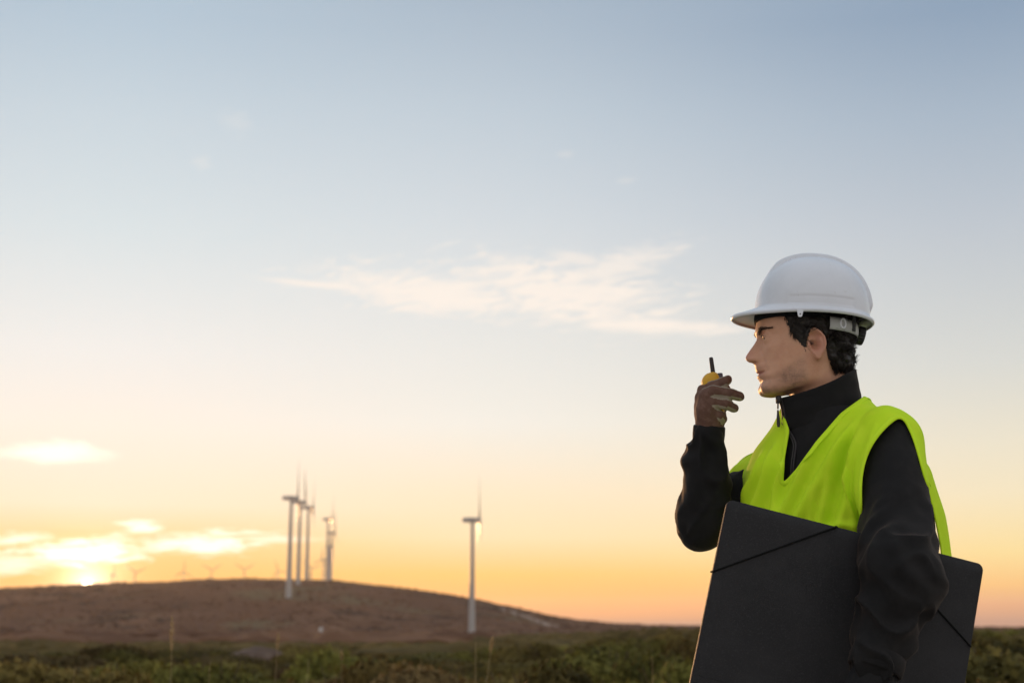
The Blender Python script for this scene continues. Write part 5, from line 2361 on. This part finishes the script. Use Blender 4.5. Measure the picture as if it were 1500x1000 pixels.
def band(x0, z0, x1, z1):
    pts = [fp(x0, z0, -0.006), fp(x0 - (0.001 if x0 == 0 else -0.0), z0, 0.003)]
    for t in np.linspace(0, 1, 20):
        x, z = x0 + (x1 - x0) * t, z0 + (z1 - z0) * t
        pts.append(fp(x, z, 0.0064 + bow0(x, z)))
    pts += [fp(x1, z1 - 0.001, 0.003), fp(x1, z1, -0.006)]
    return MB().tube(pts, 0.0016, 8).mesh('elastic_band')


part(folder, 'elastic_band', band(0.0, 0.124, 0.192, 0.0), M['elastic'])
part(folder, 'elastic_band', band(FWID, 0.140, FWID - 0.205, 0.0), M['elastic'])
for dz in (0.040, 0.052):
    pts = [fp(x, FHEI - dz, 0.0053 + bow0(x, FHEI - dz)) for x in np.linspace(0.002, FWID - 0.002, 24)]
    part(folder, 'crease', MB().tube(pts, 0.0009, 6).mesh('crease'), M['folder'])

# ---- radio --------------------------------------------------------------------
RC = at(1047, 580, 2.727)
RU = at(1045, 520, 2.727) - at(1050.5, 560, 2.727)
RU /= np.linalg.norm(RU)
RX = np.cross(np.array([0, 1.0, 0]), RU)
RX /= np.linalg.norm(RX)
RX = RX if RX[0] > 0 else -RX
RY = np.array([0, 1.0, 0])
radio = thing_root('walkie_talkie', RC, 'yellow and dark two-way radio with stub antenna held in the gloved hand', 'radio')


def rl(x, y, u):
    return RC + np.multiply.outer(x, RX) + np.multiply.outer(y, RY) + np.multiply.outer(u, RU)


def rbody(x0, x1, y0, y1, u0, u1, rise):
    q = np.linspace(0, 2 * np.pi, 36, endpoint=False)
    cq, sq = np.sign(np.cos(q)) * np.abs(np.cos(q)) ** 0.6, np.sign(np.sin(q)) * np.abs(np.sin(q)) ** 0.6
    rows = []
    for k in np.concatenate([np.linspace(0, 0.75, 6), np.linspace(0.8, 1, 9)]):
        u = u0 + (u1 - u0) * k
        sc = 1.0 if k < 0.75 else math.sqrt(max(1 - ((k - 0.75) / 0.25) ** 2.4, 0.0))
        sc0 = 1.0 if k > 0.05 else 0.85
        x = (x0 + x1) / 2 + (x1 - x0) / 2 * cq * (0.12 + 0.88 * sc) * sc0 + rise * (1 - sc)
        y = (y0 + y1) / 2 + (y1 - y0) / 2 * sq * (0.25 + 0.75 * sc) * sc0
        rows.append(rl(x, y, np.full(36, u)))
    return MB().grid(np.array(rows), cv=True, cap=True)


part(radio, 'body', rbody(-0.0225, 0.0135, -0.021, 0.016, -0.045, 0.0465, 0.006).mesh('body'), M['yellow'])
part(radio, 'back_shell', rbody(0.004, 0.021, -0.014, 0.018, -0.030, 0.0350, -0.003).mesh('back_shell'), M['radioblack'])
part(radio, 'antenna', MB().tube([rl(0.0035, 0.004, u) for u in (0.034, 0.045, 0.060, 0.074, 0.0765, 0.0775)], [0.0052, 0.0046, 0.0043, 0.0041, 0.0037, 0.0020], 14).mesh('antenna'), M['radioblack'])
q_ = np.linspace(0, 2 * np.pi, 48, endpoint=False)
rr_ = 0.0064 + 0.0004 * np.sign(np.sin(q_ * 12))
part(radio, 'knob', MB().grid(np.array([rl(0.0145 + rr_ * k * np.cos(q_), 0.001 + rr_ * k * np.sin(q_), np.full(48, u)) for u, k in ((0.026, 1), (0.042, 1), (0.0435, 0.9), (0.044, 0.5))]), cv=True, cap=True).mesh('knob'), M['knobgrey'])
part(radio, 'strap_clip', MB().tube([rl(-0.0215, -0.006, u) for u in (0.020, 0.012, 0.004)], [0.004, 0.0055, 0.004], 10).mesh('strap_clip'), M['yellow'])


# ------------------------------------------------------------------ haze
def haze():
    m = bpy.data.materials.new('evening_haze')
    m.use_nodes = True
    t = m.node_tree
    t.nodes.clear()
    out = t.nodes.new('ShaderNodeOutputMaterial')
    v = t.nodes.new('ShaderNodeVolumePrincipled')
    v.inputs['Color'].default_value = (0.92, 0.88, 0.86, 1)
    v.inputs['Density'].default_value = 0.00006
    v.inputs['Anisotropy'].default_value = 0.55
    t.links.new(v.outputs[0], out.inputs['Volume'])
    mb = MB().box((0, 0, -22), (9500, 0, 0), (0, 9500, 0), (0, 0, 192))
    o = link('haze', mb.mesh('haze', False), m)
    tag(o, 'thin warm evening haze over the moor', kind='stuff')


haze()
